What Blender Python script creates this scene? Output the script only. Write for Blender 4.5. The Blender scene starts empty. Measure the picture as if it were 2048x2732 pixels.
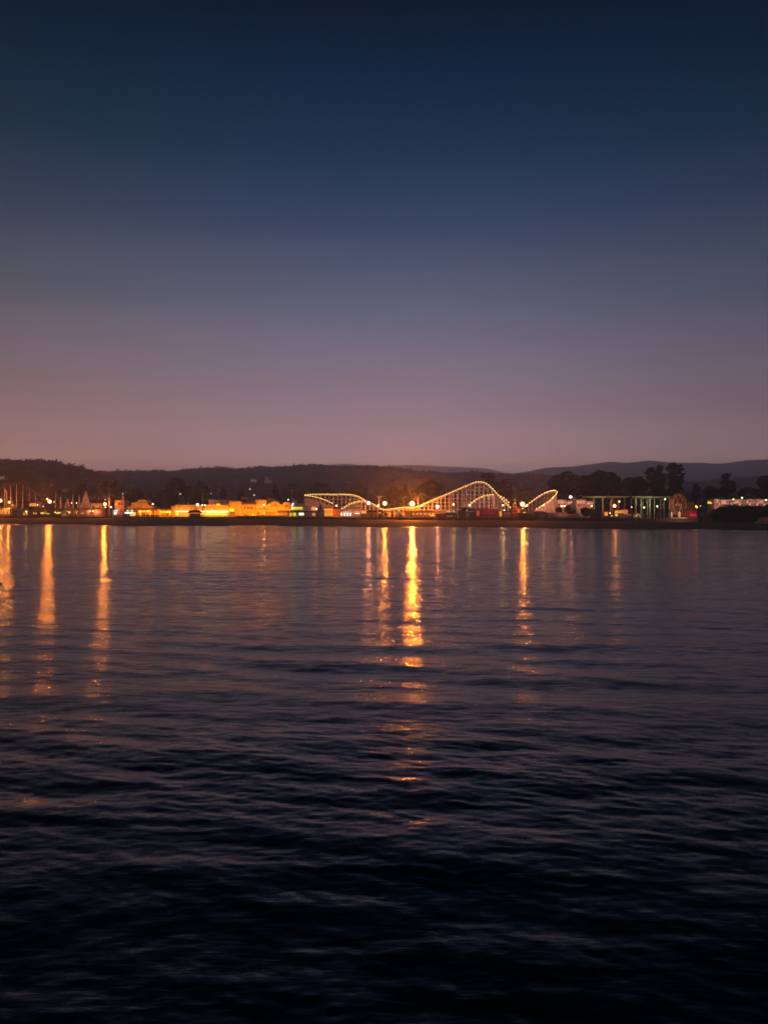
import bpy, math, random
import numpy as np

# ------------------------------------------------------------------ camera, sky, exposure
sc = bpy.context.scene
C = sc.collection
F = 2053.0            # focal length in pixels of the 2048 x 2732 photograph
HZ = 1366.0           # row of the eye level
CAMZ = 8.0
cam_d = bpy.data.cameras.new('camera')
cam_d.sensor_fit = 'VERTICAL'; cam_d.sensor_height = 36.0
cam_d.lens = F / 2732.0 * 36.0
cam_d.clip_start = 0.1; cam_d.clip_end = 40000
cam = bpy.data.objects.new('camera', cam_d); C.objects.link(cam)
cam.location = (0, 0, CAMZ); cam.rotation_euler = (math.radians(90), 0, 0)
sc.camera = cam

sc.view_settings.view_transform = 'Standard'; sc.view_settings.look = 'None'
sc.view_settings.gamma = 1; sc.view_settings.exposure = 0
sc.view_settings.use_curve_mapping = False
sc.render.engine = 'CYCLES'
cy = sc.cycles
cy.use_denoising = True; cy.max_bounces = 7; cy.diffuse_bounces = 2; cy.glossy_bounces = 3
cy.volume_bounces = 3; cy.transparent_max_bounces = 8; cy.use_adaptive_sampling = False
cy.sample_clamp_indirect = 6.0; cy.sample_clamp_direct = 0.0
cy.caustics_reflective = False; cy.caustics_refractive = False
cy.use_light_tree = True

def lin(c):
    out = []
    for v in c:
        v /= 255.0
        out.append(v / 12.92 if v <= 0.04045 else ((v + 0.055) / 1.055) ** 2.4)
    return tuple(out) + (1.0,)

world = bpy.data.worlds.new('World'); sc.world = world; world.use_nodes = True
nt = world.node_tree; nt.nodes.clear()
wo = nt.nodes.new('ShaderNodeOutputWorld')
tc = nt.nodes.new('ShaderNodeTexCoord')
sp = nt.nodes.new('ShaderNodeSeparateXYZ'); nt.links.new(tc.outputs['Generated'], sp.inputs[0])
rz = nt.nodes.new('ShaderNodeValToRGB'); nt.links.new(sp.outputs['Z'], rz.inputs[0])
rz.color_ramp.interpolation = 'EASE'
SKY = [(0.0, (254.2, 196.0, 187.6)), (0.0685, (262.1, 202.1, 193.4)), (0.0806, (231.8, 180.6, 187.6)), (0.119, (177.5, 145.1, 156.9)), (0.1755, (137.1, 123.0, 143.7)), (0.257, (93.5, 101.9, 126.5)), (0.3496, (47.1, 68.3, 101.1)), (0.4185, (13.6, 49.8, 77.8)), (0.4939, (0.0, 34.2, 62.2)), (0.5497, (0.0, 22.5, 42.8)), (0.75, (0.0, 13.9, 26.5)), (1.0, (0.0, 9.4, 18.0))]
el = rz.color_ramp.elements
el[0].position = 0.0; el[0].color = lin(SKY[0][1]); el[1].position = 1.0; el[1].color = lin(SKY[-1][1])
for p_, c_ in SKY[1:-1]:
    e = el.new(p_); e.color = lin(c_)
rz.color_ramp.interpolation = 'LINEAR'
mx = nt.nodes.new('ShaderNodeMath'); mx.operation = 'MULTIPLY_ADD'
mx.inputs[1].default_value = 0.5; mx.inputs[2].default_value = 0.5
nt.links.new(sp.outputs['X'], mx.inputs[0])
rx = nt.nodes.new('ShaderNodeValToRGB'); nt.links.new(mx.outputs[0], rx.inputs[0])
rx.color_ramp.interpolation = 'B_SPLINE'
ex = rx.color_ramp.elements
ex[0].position = 0.0; ex[0].color = (0.62, 0.55, 0.40, 1); ex[1].position = 1.0; ex[1].color = (0.45, 0.52, 0.55, 1)
for p_, c_ in [(0.27, (0.80, 0.74, 0.62, 1)), (0.37, (0.98, 0.93, 0.85, 1)), (0.48, (1.08, 1.06, 1.06, 1)), (0.57, (0.95, .97, .97, 1)), (0.65, (0.74, .77, .77, 1)), (0.74, (0.52, 0.56, 0.55, 1))]:
    e = ex.new(p_); e.color = c_
mm = nt.nodes.new('ShaderNodeMixRGB'); mm.blend_type = 'MULTIPLY'; mm.inputs[0].default_value = 1
nt.links.new(rz.outputs[0], mm.inputs[1]); nt.links.new(rx.outputs[0], mm.inputs[2])
smp = nt.nodes.new('ShaderNodeMapping'); smp.inputs['Scale'].default_value = (1.2, 1.2, 14.0); nt.links.new(tc.outputs['Generated'], smp.inputs['Vector'])
sno = nt.nodes.new('ShaderNodeTexNoise'); sno.inputs['Scale'].default_value = 1.6; sno.inputs['Detail'].default_value = 6; nt.links.new(smp.outputs[0], sno.inputs['Vector'])
smr = nt.nodes.new('ShaderNodeMapRange'); smr.inputs[1].default_value = .25; smr.inputs[2].default_value = .75; smr.inputs[3].default_value = .92; smr.inputs[4].default_value = 1.08; nt.links.new(sno.outputs[0], smr.inputs[0])
bg = nt.nodes.new('ShaderNodeBackground'); nt.links.new(smr.outputs[0], bg.inputs[1])
nt.links.new(mm.outputs[0], bg.inputs[0])
sky = nt.nodes.new('ShaderNodeTexSky'); sky.sky_type = 'NISHITA'; sky.sun_disc = False
sky.sun_elevation = math.radians(-7); sky.sun_rotation = math.radians(-20)
bg2 = nt.nodes.new('ShaderNodeBackground'); bg2.inputs[1].default_value = 0.05
nt.links.new(sky.outputs[0], bg2.inputs[0])
ad = nt.nodes.new('ShaderNodeAddShader')
nt.links.new(bg.outputs[0], ad.inputs[0]); nt.links.new(bg2.outputs[0], ad.inputs[1])
nt.links.new(ad.outputs[0], wo.inputs['Surface'])

HAZE = 2.9e-4
CAP = .62; SLX, SLY = .42, .54   # strength of the small ripples' slopes
HALO = 1.0            # common factor of the added upward halo spots on the floodlights

# ------------------------------------------------------------------ helpers
rnd = random.Random(7)
DECK = 4.6
def smooth(t): t = min(1, max(0, t)); return t * t * (3 - 2 * t)
def front(px):        # distance of the sea wall along a pixel column
    return float(np.interp(px, [-900, 0, 1024, 1862, 2900], [640, 560, 480, 405, 330]))
def shore(px):        # distance of the waterline
    return float(np.interp(px, [-900, 0, 500, 1024, 1500, 2048, 2900], [560, 478, 440, 408, 362, 318, 262]))
def X(px, D): return (px - 1024.0) * D / F
def Z(py, D): return CAMZ + (HZ - py) * D / F

MATS = {}
def mat(name, col, rough=0.7, metal=0.0, var=0.25, scale=0.6, emit=None, power=0.0, bump=0.0):
    if name in MATS: return MATS[name]
    m = bpy.data.materials.new(name); m.use_nodes = True
    n = m.node_tree; b = n.nodes['Principled BSDF']
    b.inputs['Roughness'].default_value = rough; b.inputs['Metallic'].default_value = metal
    geo = n.nodes.new('ShaderNodeNewGeometry')
    no = n.nodes.new('ShaderNodeTexNoise'); no.inputs['Scale'].default_value = scale; no.inputs['Detail'].default_value = 4
    n.links.new(geo.outputs['Position'], no.inputs['Vector'])
    r = n.nodes.new('ShaderNodeValToRGB'); n.links.new(no.outputs[0], r.inputs[0])
    e = r.color_ramp.elements
    e[0].position = 0.3; e[1].position = 0.7
    e[0].color = tuple(max(0, c * (1 - var)) for c in col[:3]) + (1,)
    e[1].color = tuple(min(1, c * (1 + var)) for c in col[:3]) + (1,)
    n.links.new(r.outputs[0], b.inputs['Base Color'])
    if bump:
        bp = n.nodes.new('ShaderNodeBump'); bp.inputs['Distance'].default_value = bump
        n.links.new(no.outputs[0], bp.inputs['Height']); n.links.new(bp.outputs[0], b.inputs['Normal'])
    if emit:
        b.inputs['Emission Color'].default_value = tuple(emit[:3]) + (1,)
        b.inputs['Emission Strength'].default_value = power
    MATS[name] = m
    return m

class MB:
    """collects shapes in world coordinates; build() links them as one mesh object"""
    def __init__(s): s.v = []; s.f = []
    def add(s, vs, fs):
        o = len(s.v); s.v += [tuple(v) for v in vs]; s.f += [tuple(i + o for i in f) for f in fs]; return s
    def box(s, x0, x1, y0, y1, z0, z1):
        return s.add([(x0,y0,z0),(x1,y0,z0),(x1,y1,z0),(x0,y1,z0),(x0,y0,z1),(x1,y0,z1),(x1,y1,z1),(x0,y1,z1)],
                     [(0,3,2,1),(4,5,6,7),(0,1,5,4),(1,2,6,5),(2,3,7,6),(3,0,4,7)])
    def tube(s, p, q, r0, r1=None, n=6, caps=True):
        r1 = r0 if r1 is None else r1
        p = np.array(p, float); q = np.array(q, float); d = q - p
        L = np.linalg.norm(d)
        if L < 1e-6: return s
        d /= L; a = np.cross(d, (0, 0, 1) if abs(d[2]) < .9 else (1, 0, 0)); a /= np.linalg.norm(a); b = np.cross(d, a)
        vs = []
        for (c, r) in ((p, r0), (q, r1)):
            for k in range(n):
                t = 2 * math.pi * k / n
                vs.append(c + r * (math.cos(t) * a + math.sin(t) * b))
        fs = [(k, (k + 1) % n, n + (k + 1) % n, n + k) for k in range(n)]
        if caps: fs += [tuple(range(n - 1, -1, -1)), tuple(range(n, 2 * n))]
        return s.add(vs, fs)
    def lathe(s, c, prof, n=10):
        vs = []; fs = []
        for (r, z) in prof:
            for k in range(n):
                t = 2 * math.pi * (k + .5) / n
                vs.append((c[0] + r * math.cos(t), c[1] + r * math.sin(t), c[2] + z))
        for i in range(len(prof) - 1):
            for k in range(n):
                fs.append((i*n + k, i*n + (k+1) % n, (i+1)*n + (k+1) % n, (i+1)*n + k))
        fs += [tuple(range(n - 1, -1, -1)), tuple(range((len(prof)-1)*n, len(prof)*n))]
        return s.add(vs, fs)
    def ball(s, c, r, n=8, sz=1.0, sx=1.0):
        prof = [(r * math.sin(t), -r * sz * math.cos(t)) for t in [math.pi * k / n for k in range(1, n)]]
        prof = [(0.01 * r, -r * sz)] + prof + [(0.01 * r, r * sz)]
        o = len(s.v); s.lathe(c, prof, n + 2)
        if sx != 1.0: s.v[o:] = [(c[0] + (v[0] - c[0]) * sx, v[1], v[2]) for v in s.v[o:]]
        return s
    def poly(s, pts, y0, y1):   # an outline in x,z given thickness y0..y1
        n = len(pts)
        vs = [(x, y0, z) for x, z in pts] + [(x, y1, z) for x, z in pts]
        fs = [tuple(range(n)), tuple(range(2*n - 1, n - 1, -1))] + [(k, k + n, (k+1) % n + n, (k+1) % n) for k in range(n)]
        return s.add(vs, fs)
    def build(s, name, m, parent=None, smooth_=False):
        off = np.array(wloc(parent)) if parent else np.zeros(3)
        me = bpy.data.meshes.new(name)
        me.from_pydata([tuple(np.array(v) - off) for v in s.v], [], s.f)
        if smooth_:
            for p in me.polygons: p.use_smooth = True
        if m: me.materials.append(m)
        o = bpy.data.objects.new(name, me); C.objects.link(o)
        if parent: o.parent = parent
        return o

def wloc(o):
    v = np.zeros(3)
    while o is not None: v = v + np.array(o.location); o = o.parent
    return v
def tag(o, label=None, cat=None, group=None, kind=None):
    if label: o['label'] = label
    if cat: o['category'] = cat
    if group: o['group'] = group
    if kind: o['kind'] = kind
    return o
def thing(name, label, cat, loc, group=None):
    o = bpy.data.objects.new(name, None); C.objects.link(o)
    o.location = loc; o.empty_display_size = .5
    return tag(o, label, cat, group)
FILL_SPOTS = {'facade_fill', 'strip_fill', 'trestle_fill', 'column_fill', 'wall_fill', 'booth_fill', 'shop_fill', 'kiosk_fill', 'porch_fill', 'stall_fill', 'tower_fill', 'wheel_fill', 'wheel_base_fill', 'tent_fill', 'spill_light'}
def light(name, kind, loc, energy, col, size, parent=None, aim=None, cone=150):
    if name in FILL_SPOTS: kind, aim, cone, energy = 'SPOT', (0, 1, -.05), 165, energy * 1.3      # added landward fill spots, not lamps of their own
    l = bpy.data.lights.new(name, kind); l.energy = energy; l.color = col[:3]; l.shadow_soft_size = size
    if kind == 'SPOT': l.spot_size = math.radians(cone); l.spot_blend = 1.0
    o = bpy.data.objects.new(name, l); C.objects.link(o)
    off = wloc(parent) if parent else np.zeros(3)
    o.location = tuple(np.array(loc) - off)
    if kind == 'SPOT':
        import mathutils
        o.rotation_euler = mathutils.Vector(aim).to_track_quat('-Z', 'Y').to_euler()
    if parent: o.parent = parent
    return o

class T:
    """a thing whose boxes are laid out along its own facade: columns in facade units (px) at its distance"""
    def __init__(s, name, label, cat, px, D, group=None, z=DECK):
        s.D = D; s.root = thing(name, label, cat, (X(px, D), D, z), group)
    def x(s, px): return X(px, s.D)
    def z(s, py): return DECK if py is None else Z(py, s.D)
    def box(s, name, m, *bs, parent=None):
        mb = MB()
        for (a, b, t, bt, y0, y1) in bs: mb.box(s.x(a), s.x(b), s.D + y0, s.D + y1, s.z(bt), s.z(t))
        return mb.build(name, m, parent or s.root)
    def poly(s, name, m, pts, y0, y1, parent=None):
        return MB().poly([(s.x(a), s.z(b)) for a, b in pts], s.D + y0, s.D + y1).build(name, m, parent or s.root)

# ------------------------------------------------------------------ materials
white_paint = mat('white_paint', (.68, .66, .62), .6)
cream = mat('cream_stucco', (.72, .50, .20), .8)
ochre = mat('yellow_stucco', (.74, .50, .14), .8)
pinkish = mat('pink_stucco', (.50, .34, .30), .8)
grey_wall = mat('grey_panel', (.22, .21, .22), .7)
dark_roof = mat('dark_shingle', (.05, .04, .04), .8)
red_tile = mat('red_tile', (.16, .05, .03), .7, scale=3)
lavender = mat('lavender_roof', (.28, .22, .32), .7)
timber = mat('dark_timber', (.09, .06, .045), .8)
coaster_wood = mat('white_coaster_timber', (.66, .58, .52), .7, scale=1.5)
track_red = mat('red_track_steel', (.38, .07, .05), .5)
steel = mat('galvanised_steel', (.42, .40, .40), .45, .4)
dark_steel = mat('dark_steel', (.05, .04, .045), .5, .3)
concrete = mat('concrete', (.28, .25, .23), .85, bump=.02)
seawall_m = mat('seawall_concrete', (.07, .055, .05), .9, scale=.3)
orange_paint = mat('orange_paint', (.62, .20, .05), .6)
red_paint = mat('red_paint', (.45, .03, .06), .6)
magenta_paint = mat('magenta_canvas', (.36, .02, .09), .7)
green_paint = mat('green_paint', (.10, .20, .12), .7)
green_steel = mat('green_steel', (.36, .40, .29), .6)
canvas_white = mat('white_canvas', (.62, .60, .55), .8)
canvas_grey = mat('grey_canvas', (.20, .18, .20), .8)
canvas_pink = mat('pink_canvas', (.55, .22, .24), .8)
canvas_yellow = mat('yellow_canvas', (.68, .56, .28), .8)
bark = mat('bark', (.06, .045, .035), .9)
leaf = mat('foliage', (.045, .055, .03), .8, var=.5, scale=.25)
leaf2 = mat('conifer_foliage', (.03, .04, .028), .8, var=.5, scale=.25)
leaf_hill = mat('hill_foliage', (.04, .045, .03), .9, var=.5, scale=.05)
asphalt = mat('asphalt', (.05, .048, .045), .9)
glass_dark = mat('dark_window_glass', (.02, .02, .03), .2)
def E(name, col, p): return mat(name, tuple(min(.8, c) for c in col), .5, emit=col, power=p, var=0)
bulb_warm = E('warm_bulb', (1.0, .58, .16), 3.6)
flood_lens = E('floodlight_lens', (1.0, .44, .20), 4.5); pink_lens = E('pink_floodlight_lens', (1.0, .50, .62), 4.0)
flood_orange = E('sodium_lens', (1.0, .60, .22), 26.0)
globe_lit = E('globe_glass_lit', (1.0, .72, .38), 4.0)
globe_yellow = E('yellow_globe_lit', (1.0, .80, .18), 4.0)
globe_green = E('greenish_globe_lit', (.9, 1.0, .45), 4.0)
tube_white = E('white_light_tube', (1.0, .85, .52), 1.8)
sign_yellow = E('yellow_sign_lit', (.95, .80, .06), .9)
sign_white = E('white_sign_lit', (1.0, .92, .75), 1.3)
sign_blue = E('pale_blue_sign_lit', (.75, .92, 1.0), 1.0)
window_yellow = E('yellow_window_lit', (1.0, .72, .16), .9)
window_orange = E('orange_window_lit', (1.0, .38, .05), .75)
window_dim = E('dim_window_lit', (.8, .45, .2), .25)
window_cool = E('cool_window_lit', (.9, .95, .8), .35)
SOD = (1.0, .22, .016); SODP = (1.0, .30, .08); WARM = (1.0, .46, .12)

# ------------------------------------------------------------------ water
def water():
    rs = [0.5, 3.0, 6.0]
    r = 8.5
    while r < 640: rs.append(r); r += max(.04, .0036 * r)
    rs += [700, 900, 1300, 2200, 4000]
    rs = np.array(rs)
    th = np.concatenate([np.linspace(-34, 34, 330), np.arange(38, 322, 6.0)])
    fine = np.concatenate([np.ones(330), np.zeros(len(th) - 330)])
    th = np.radians(th)
    R, TH = np.meshgrid(rs, th, indexing='ij')
    x = R * np.sin(TH); y = R * np.cos(TH)
    dr = np.maximum(.04, .0036 * R) * 2.6
    g = np.random.default_rng(11)
    N = 150
    lam = np.exp(g.uniform(math.log(.26), math.log(9.5), N))
    z = np.zeros_like(x)
    def env(sx, sy, seed, n=14):
        q = np.random.default_rng(seed); e = np.zeros_like(x)
        for k in range(n):
            a = q.uniform(0, 2*math.pi); f = q.uniform(.5, 1.6)
            e += np.sin((math.cos(a) * x / sx + math.sin(a) * y / sy) * f + q.uniform(0, 6.28))
        return e / math.sqrt(n / 2)
    patch = np.clip(1.0 + .45 * env(9.0, 3.2, 3), .15, 2.2)
    patch2 = np.clip(1.0 + .4 * env(30.0, 9.0, 5), .25, 2.0)
    for k in range(N):
        l = lam[k]; kk = 2 * math.pi / l
        spread = .24 if l > 2.5 else (.36 if l > 1.2 else .55)
        a = math.pi / 2 + g.normal(-.10 if l > 4 else -.30, spread)
        slope = .0054 if l < .8 else (.0045 if l < 2.5 else (.0050 if l < 6 else .0030))
        att = np.clip(l / dr - .7, 0, 1)
        w = np.sin(kk * (math.cos(a) * x + math.sin(a) * y) + g.uniform(0, 6.28))
        if l > 1.2: w = w + .22 * (w * w - .5)
        z += slope / kk * w * att * (patch if l < 3 else patch2)
    calm = .75 + .25 * np.clip((330 - R) / 200, 0, 1)
    z *= calm * np.concatenate([fine[None, :]] * len(rs), 0)
    # low waves shoaling just off the beach
    for (px, off, wid, h) in [(165, 10, 26, .38), (375, 9, 20, .3), (458, 12, 24, .34), (530, 6, 30, .3), (712, 8, 26, .34),
                              (835, 10, 20, .28), (925, 9, 26, .3), (620, 16, 34, .22), (1180, 9, 34, .22), (1330, 10, 30, .22),
                              (1500, 9, 30, .2), (1650, 9, 26, .22), (1850, 10, 40, .2), (300, 20, 50, .2), (60, 8, 30, .25)]:
        D = shore(px) - off; cx = X(px, D)
        sl = (shore(px + 50) - shore(px - 50)) / (X(px + 50, D) - X(px - 50, D))
        yy = y - (D + sl * (x - cx))
        z += h * np.exp(-(yy / .9) ** 2) * np.exp(-((x - cx) / (wid * .22)) ** 2)
    nr, nc = x.shape
    verts = np.stack([x.ravel(), y.ravel(), z.ravel()], 1).astype(np.float32)
    i = np.arange(nr - 1)[:, None] * nc; j = np.arange(nc)[None, :]; j2 = (j + 1) % nc
    faces = np.stack([i + j, i + nc + j, i + nc + j2, i + j2], -1).reshape(-1, 4).astype(np.int32)
    me = bpy.data.meshes.new('water')
    me.vertices.add(len(verts)); me.vertices.foreach_set('co', verts.ravel())
    me.loops.add(faces.size); me.loops.foreach_set('vertex_index', faces.ravel())
    me.polygons.add(len(faces)); me.polygons.foreach_set('loop_start', np.arange(0, faces.size, 4, dtype=np.int32))
    me.polygons.foreach_set('use_smooth', np.ones(len(faces), bool))
    me.update(calc_edges=True)
    m = bpy.data.materials.new('sea_water'); m.use_nodes = True
    n = m.node_tree; b = n.nodes['Principled BSDF']
    b.inputs['Base Color'].default_value = (.003, .003, .003, 1)
    b.inputs['IOR'].default_value = 1.33; b.inputs['Roughness'].default_value = .10
    geo = n.nodes.new('ShaderNodeNewGeometry')
    mp = n.nodes.new('ShaderNodeMapping'); mp.inputs['Scale'].default_value = (.32, 1.0, 1.0)
    mp.inputs['Rotation'].default_value = (0, 0, .15)
    n.links.new(geo.outputs['Position'], mp.inputs['Vector'])
    last = None
    for (s, d, det) in [(2.6, .016, 4), (9.0, .005, 2)]:
        no = n.nodes.new('ShaderNodeTexNoise'); no.inputs['Scale'].default_value = s; no.inputs['Detail'].default_value = det
        no.inputs['Roughness'].default_value = .55
        n.links.new(mp.outputs[0], no.inputs['Vector'])
        bp = n.nodes.new('ShaderNodeBump'); bp.inputs['Strength'].default_value = 1.0; bp.inputs['Distance'].default_value = d
        n.links.new(no.outputs[0], bp.inputs['Height'])
        if last: n.links.new(last.outputs[0], bp.inputs['Normal'])
        last = bp
    # small ripples as a slope field: the two noise channels are the slopes in x and y
    cn = n.nodes.new('ShaderNodeTexNoise'); cn.inputs['Scale'].default_value = 2.6; cn.inputs['Detail'].default_value = 3
    n.links.new(mp.outputs[0], cn.inputs['Vector'])
    v1 = n.nodes.new('ShaderNodeVectorMath'); v1.operation = 'SUBTRACT'; v1.inputs[1].default_value = (.5, .5, .5)
    n.links.new(cn.outputs['Color'], v1.inputs[0])
    v2 = n.nodes.new('ShaderNodeVectorMath'); v2.operation = 'MULTIPLY'; v2.inputs[1].default_value = (SLX, SLY, 0)
    n.links.new(v1.outputs[0], v2.inputs[0])
    ln = n.nodes.new('ShaderNodeVectorMath'); ln.operation = 'LENGTH'; n.links.new(geo.outputs['Position'], ln.inputs[0])
    fd = n.nodes.new('ShaderNodeMapRange'); fd.inputs[1].default_value = 20; fd.inputs[2].default_value = 110
    fd.inputs[3].default_value = .45; fd.inputs[4].default_value = 1.0; n.links.new(ln.outputs['Value'], fd.inputs[0])
    v3 = n.nodes.new('ShaderNodeVectorMath'); v3.operation = 'SCALE'; n.links.new(v2.outputs[0], v3.inputs[0]); n.links.new(fd.outputs[0], v3.inputs['Scale'])
    # capillary ripples a hand wide
    c2 = n.nodes.new('ShaderNodeTexNoise'); c2.inputs['Scale'].default_value = 45.0; c2.inputs['Detail'].default_value = 1
    n.links.new(geo.outputs['Position'], c2.inputs['Vector'])
    w1 = n.nodes.new('ShaderNodeVectorMath'); w1.operation = 'SUBTRACT'; w1.inputs[1].default_value = (.5, .5, .5); n.links.new(c2.outputs['Color'], w1.inputs[0])
    w2 = n.nodes.new('ShaderNodeVectorMath'); w2.operation = 'MULTIPLY'; w2.inputs[1].default_value = (CAP * .55, CAP * 1.1, 0); n.links.new(w1.outputs[0], w2.inputs[0])
    f2 = n.nodes.new('ShaderNodeMapRange'); f2.inputs[1].default_value = 9; f2.inputs[2].default_value = 34; f2.inputs[3].default_value = .15; f2.inputs[4].default_value = 1.0; n.links.new(ln.outputs['Value'], f2.inputs[0])
    w3 = n.nodes.new('ShaderNodeVectorMath'); w3.operation = 'SCALE'; n.links.new(w2.outputs[0], w3.inputs[0]); n.links.new(f2.outputs[0], w3.inputs['Scale'])
    w4 = n.nodes.new('ShaderNodeVectorMath'); w4.operation = 'ADD'; n.links.new(w3.outputs[0], w4.inputs[0]); n.links.new(v3.outputs[0], w4.inputs[1])
    v4 = n.nodes.new('ShaderNodeVectorMath'); v4.operation = 'ADD'; n.links.new(w4.outputs[0], v4.inputs[0]); n.links.new(last.outputs[0], v4.inputs[1])
    v5 = n.nodes.new('ShaderNodeVectorMath'); v5.operation = 'NORMALIZE'; n.links.new(v4.outputs[0], v5.inputs[0])
    n.links.new(v5.outputs[0], b.inputs['Normal'])
    me.materials.append(m)
    o = bpy.data.objects.new('water', me); C.objects.link(o)
    tag(o, kind='structure')
water()

# ------------------------------------------------------------------ beach, land, sea wall
SAND0 = lambda px: float(np.interp(px, [0, 1024, 1862], [3.9, 3.1, 2.75]))
def edge(px): return float(np.interp(px, [0, 900, 1400], [2.5, 2.0, 1.1])) * (7 * math.sin(px * .0105 + .6) + 5 * math.sin(px * .027 + 2) + 2.5 * math.sin(px * .071) - 2)
def beach():
    pxs = np.arange(-800, 2801, 12.0); nt_ = 34
    vs = []; fs = []
    q = np.random.default_rng(4); ph = q.uniform(0, 6.28, 12); fr = q.uniform(.004, .03, 12)
    for px in pxs:
        s = shore(px); f = front(px) + 3
        wob = edge(px)
        for k in range(nt_):
            t = k / (nt_ - 1)
            D = (s - 14 + wob) + (f - (s - 14 + wob)) * t ** 1.15
            d = D - s - wob
            h = -.55 + .55 * smooth((d + 14) / 14) if d < 0 else SAND0(px) * (1 - math.exp(-d / 26.0)) / (1 - math.exp(-(f - s) / 26.0))
            h += .05 * math.sin(px * .05 + D * .3) * (d > 0) + .09 * math.sin(D * .9 + px * .013 + 2 * math.sin(px * .01)) * smooth((d - 8) / 20)
            vs.append((X(px, D), D, h))
    n = nt_
    for i in range(len(pxs) - 1):
        for k in range(n - 1): fs.append((i*n + k, (i+1)*n + k, (i+1)*n + k + 1, i*n + k + 1))
    mb = MB(); mb.v = vs; mb.f = fs
    m = bpy.data.materials.new('sand'); m.use_nodes = True
    nn = m.node_tree; b = nn.nodes['Principled BSDF']
    geo = nn.nodes.new('ShaderNodeNewGeometry'); sx = nn.nodes.new('ShaderNodeSeparateXYZ')
    nn.links.new(geo.outputs['Position'], sx.inputs[0])
    mr = nn.nodes.new('ShaderNodeMapRange'); mr.inputs[1].default_value = .05; mr.inputs[2].default_value = .55
    no = nn.nodes.new('ShaderNodeTexNoise'); no.inputs['Scale'].default_value = .12; no.inputs['Detail'].default_value = 8
    nn.links.new(geo.outputs['Position'], no.inputs['Vector'])
    a = nn.nodes.new('ShaderNodeMath'); a.operation = 'MULTIPLY_ADD'; a.inputs[1].default_value = .5; 
    nn.links.new(no.outputs[0], a.inputs[0]); nn.links.new(sx.outputs['Z'], a.inputs[2])
    sb = nn.nodes.new('ShaderNodeMath'); sb.operation = 'SUBTRACT'; sb.inputs[1].default_value = .25
    nn.links.new(a.outputs[0], sb.inputs[0]); nn.links.new(sb.outputs[0], mr.inputs[0])
    cr = nn.nodes.new('ShaderNodeMixRGB'); nn.links.new(mr.outputs[0], cr.inputs[0])
    cr.inputs[1].default_value = (.055, .042, .032, 1); cr.inputs[2].default_value = (.23, .17, .12, 1)
    n2 = nn.nodes.new('ShaderNodeMixRGB'); n2.blend_type = 'MULTIPLY'; n2.inputs[0].default_value = .6
    n3 = nn.nodes.new('ShaderNodeTexNoise'); n3.inputs['Scale'].default_value = .5; n3.inputs['Detail'].default_value = 10
    nn.links.new(geo.outputs['Position'], n3.inputs['Vector'])
    nn.links.new(cr.outputs[0], n2.inputs[1]); nn.links.new(n3.outputs[0], n2.inputs[2])
    nn.links.new(n2.outputs[0], b.inputs['Base Color'])
    rr = nn.nodes.new('ShaderNodeMapRange'); rr.inputs[3].default_value = .12; rr.inputs[4].default_value = .9
    nn.links.new(mr.outputs[0], rr.inputs[0]); nn.links.new(rr.outputs[0], b.inputs['Roughness'])
    bp = nn.nodes.new('ShaderNodeBump'); bp.inputs['Distance'].default_value = .12
    nn.links.new(n3.outputs[0], bp.inputs['Height']); nn.links.new(mr.outputs[0], bp.inputs['Strength'])
    nn.links.new(bp.outputs[0], b.inputs['Normal'])
    tag(mb.build('beach', m, smooth_=True), kind='structure')
beach()
def shore_sheen():  # pale strips painted in for reflections on the wet sand
    q = np.random.default_rng(8); mb = MB(); px = -40.0
    while px < 2120:
        L = q.uniform(10, 60); w = q.uniform(.5, 1.8); off = q.uniform(-3.5, .5); n = max(3, int(L / 4)); rows = []
        for i in range(n + 1):
            p = px + L * i / n; c = shore(p) + edge(p) + off + .5 * math.sin(p * .3); ww = w * math.sin(math.pi * (i + .15) / (n + .3)) * q.uniform(.6, 1.2)
            rows.append(((X(p, c - ww), c - ww, .10), (X(p, c), c, .19), (X(p, c + ww * .6), c + ww * .6, .10)))
        for a, b in zip(rows, rows[1:]):
            mb.add([*a, *b], [(0, 3, 4, 1), (1, 4, 5, 2)])
        px += L + q.uniform(2, 40)
    tag(mb.build('sheen_strip', mat('shore_sheen', (.55, .52, .50), .6, scale=2)), 'thin broken line of painted surf along the edge of the beach', 'sheen', kind='stuff')
shore_sheen()

def ground():
    pxs = [-900] + list(range(-600, 2601, 200)) + [2900]
    vs = []; fs = []
    for px in pxs:
        f = front(px) + 1.2
        for D in (f, f + 60, f + 160, 900, 1500, 6000): vs.append((X(px, f) * (1 + (D - f) / f), D, DECK - .02 if D < 700 else 4.2))
    for i in range(len(pxs) - 1):
        for k in range(5): fs.append((i*6 + k, (i+1)*6 + k, (i+1)*6 + k + 1, i*6 + k + 1))
    mb = MB(); mb.v = vs; mb.f = fs
    tag(mb.build('ground', asphalt), kind='structure')
ground()

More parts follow.
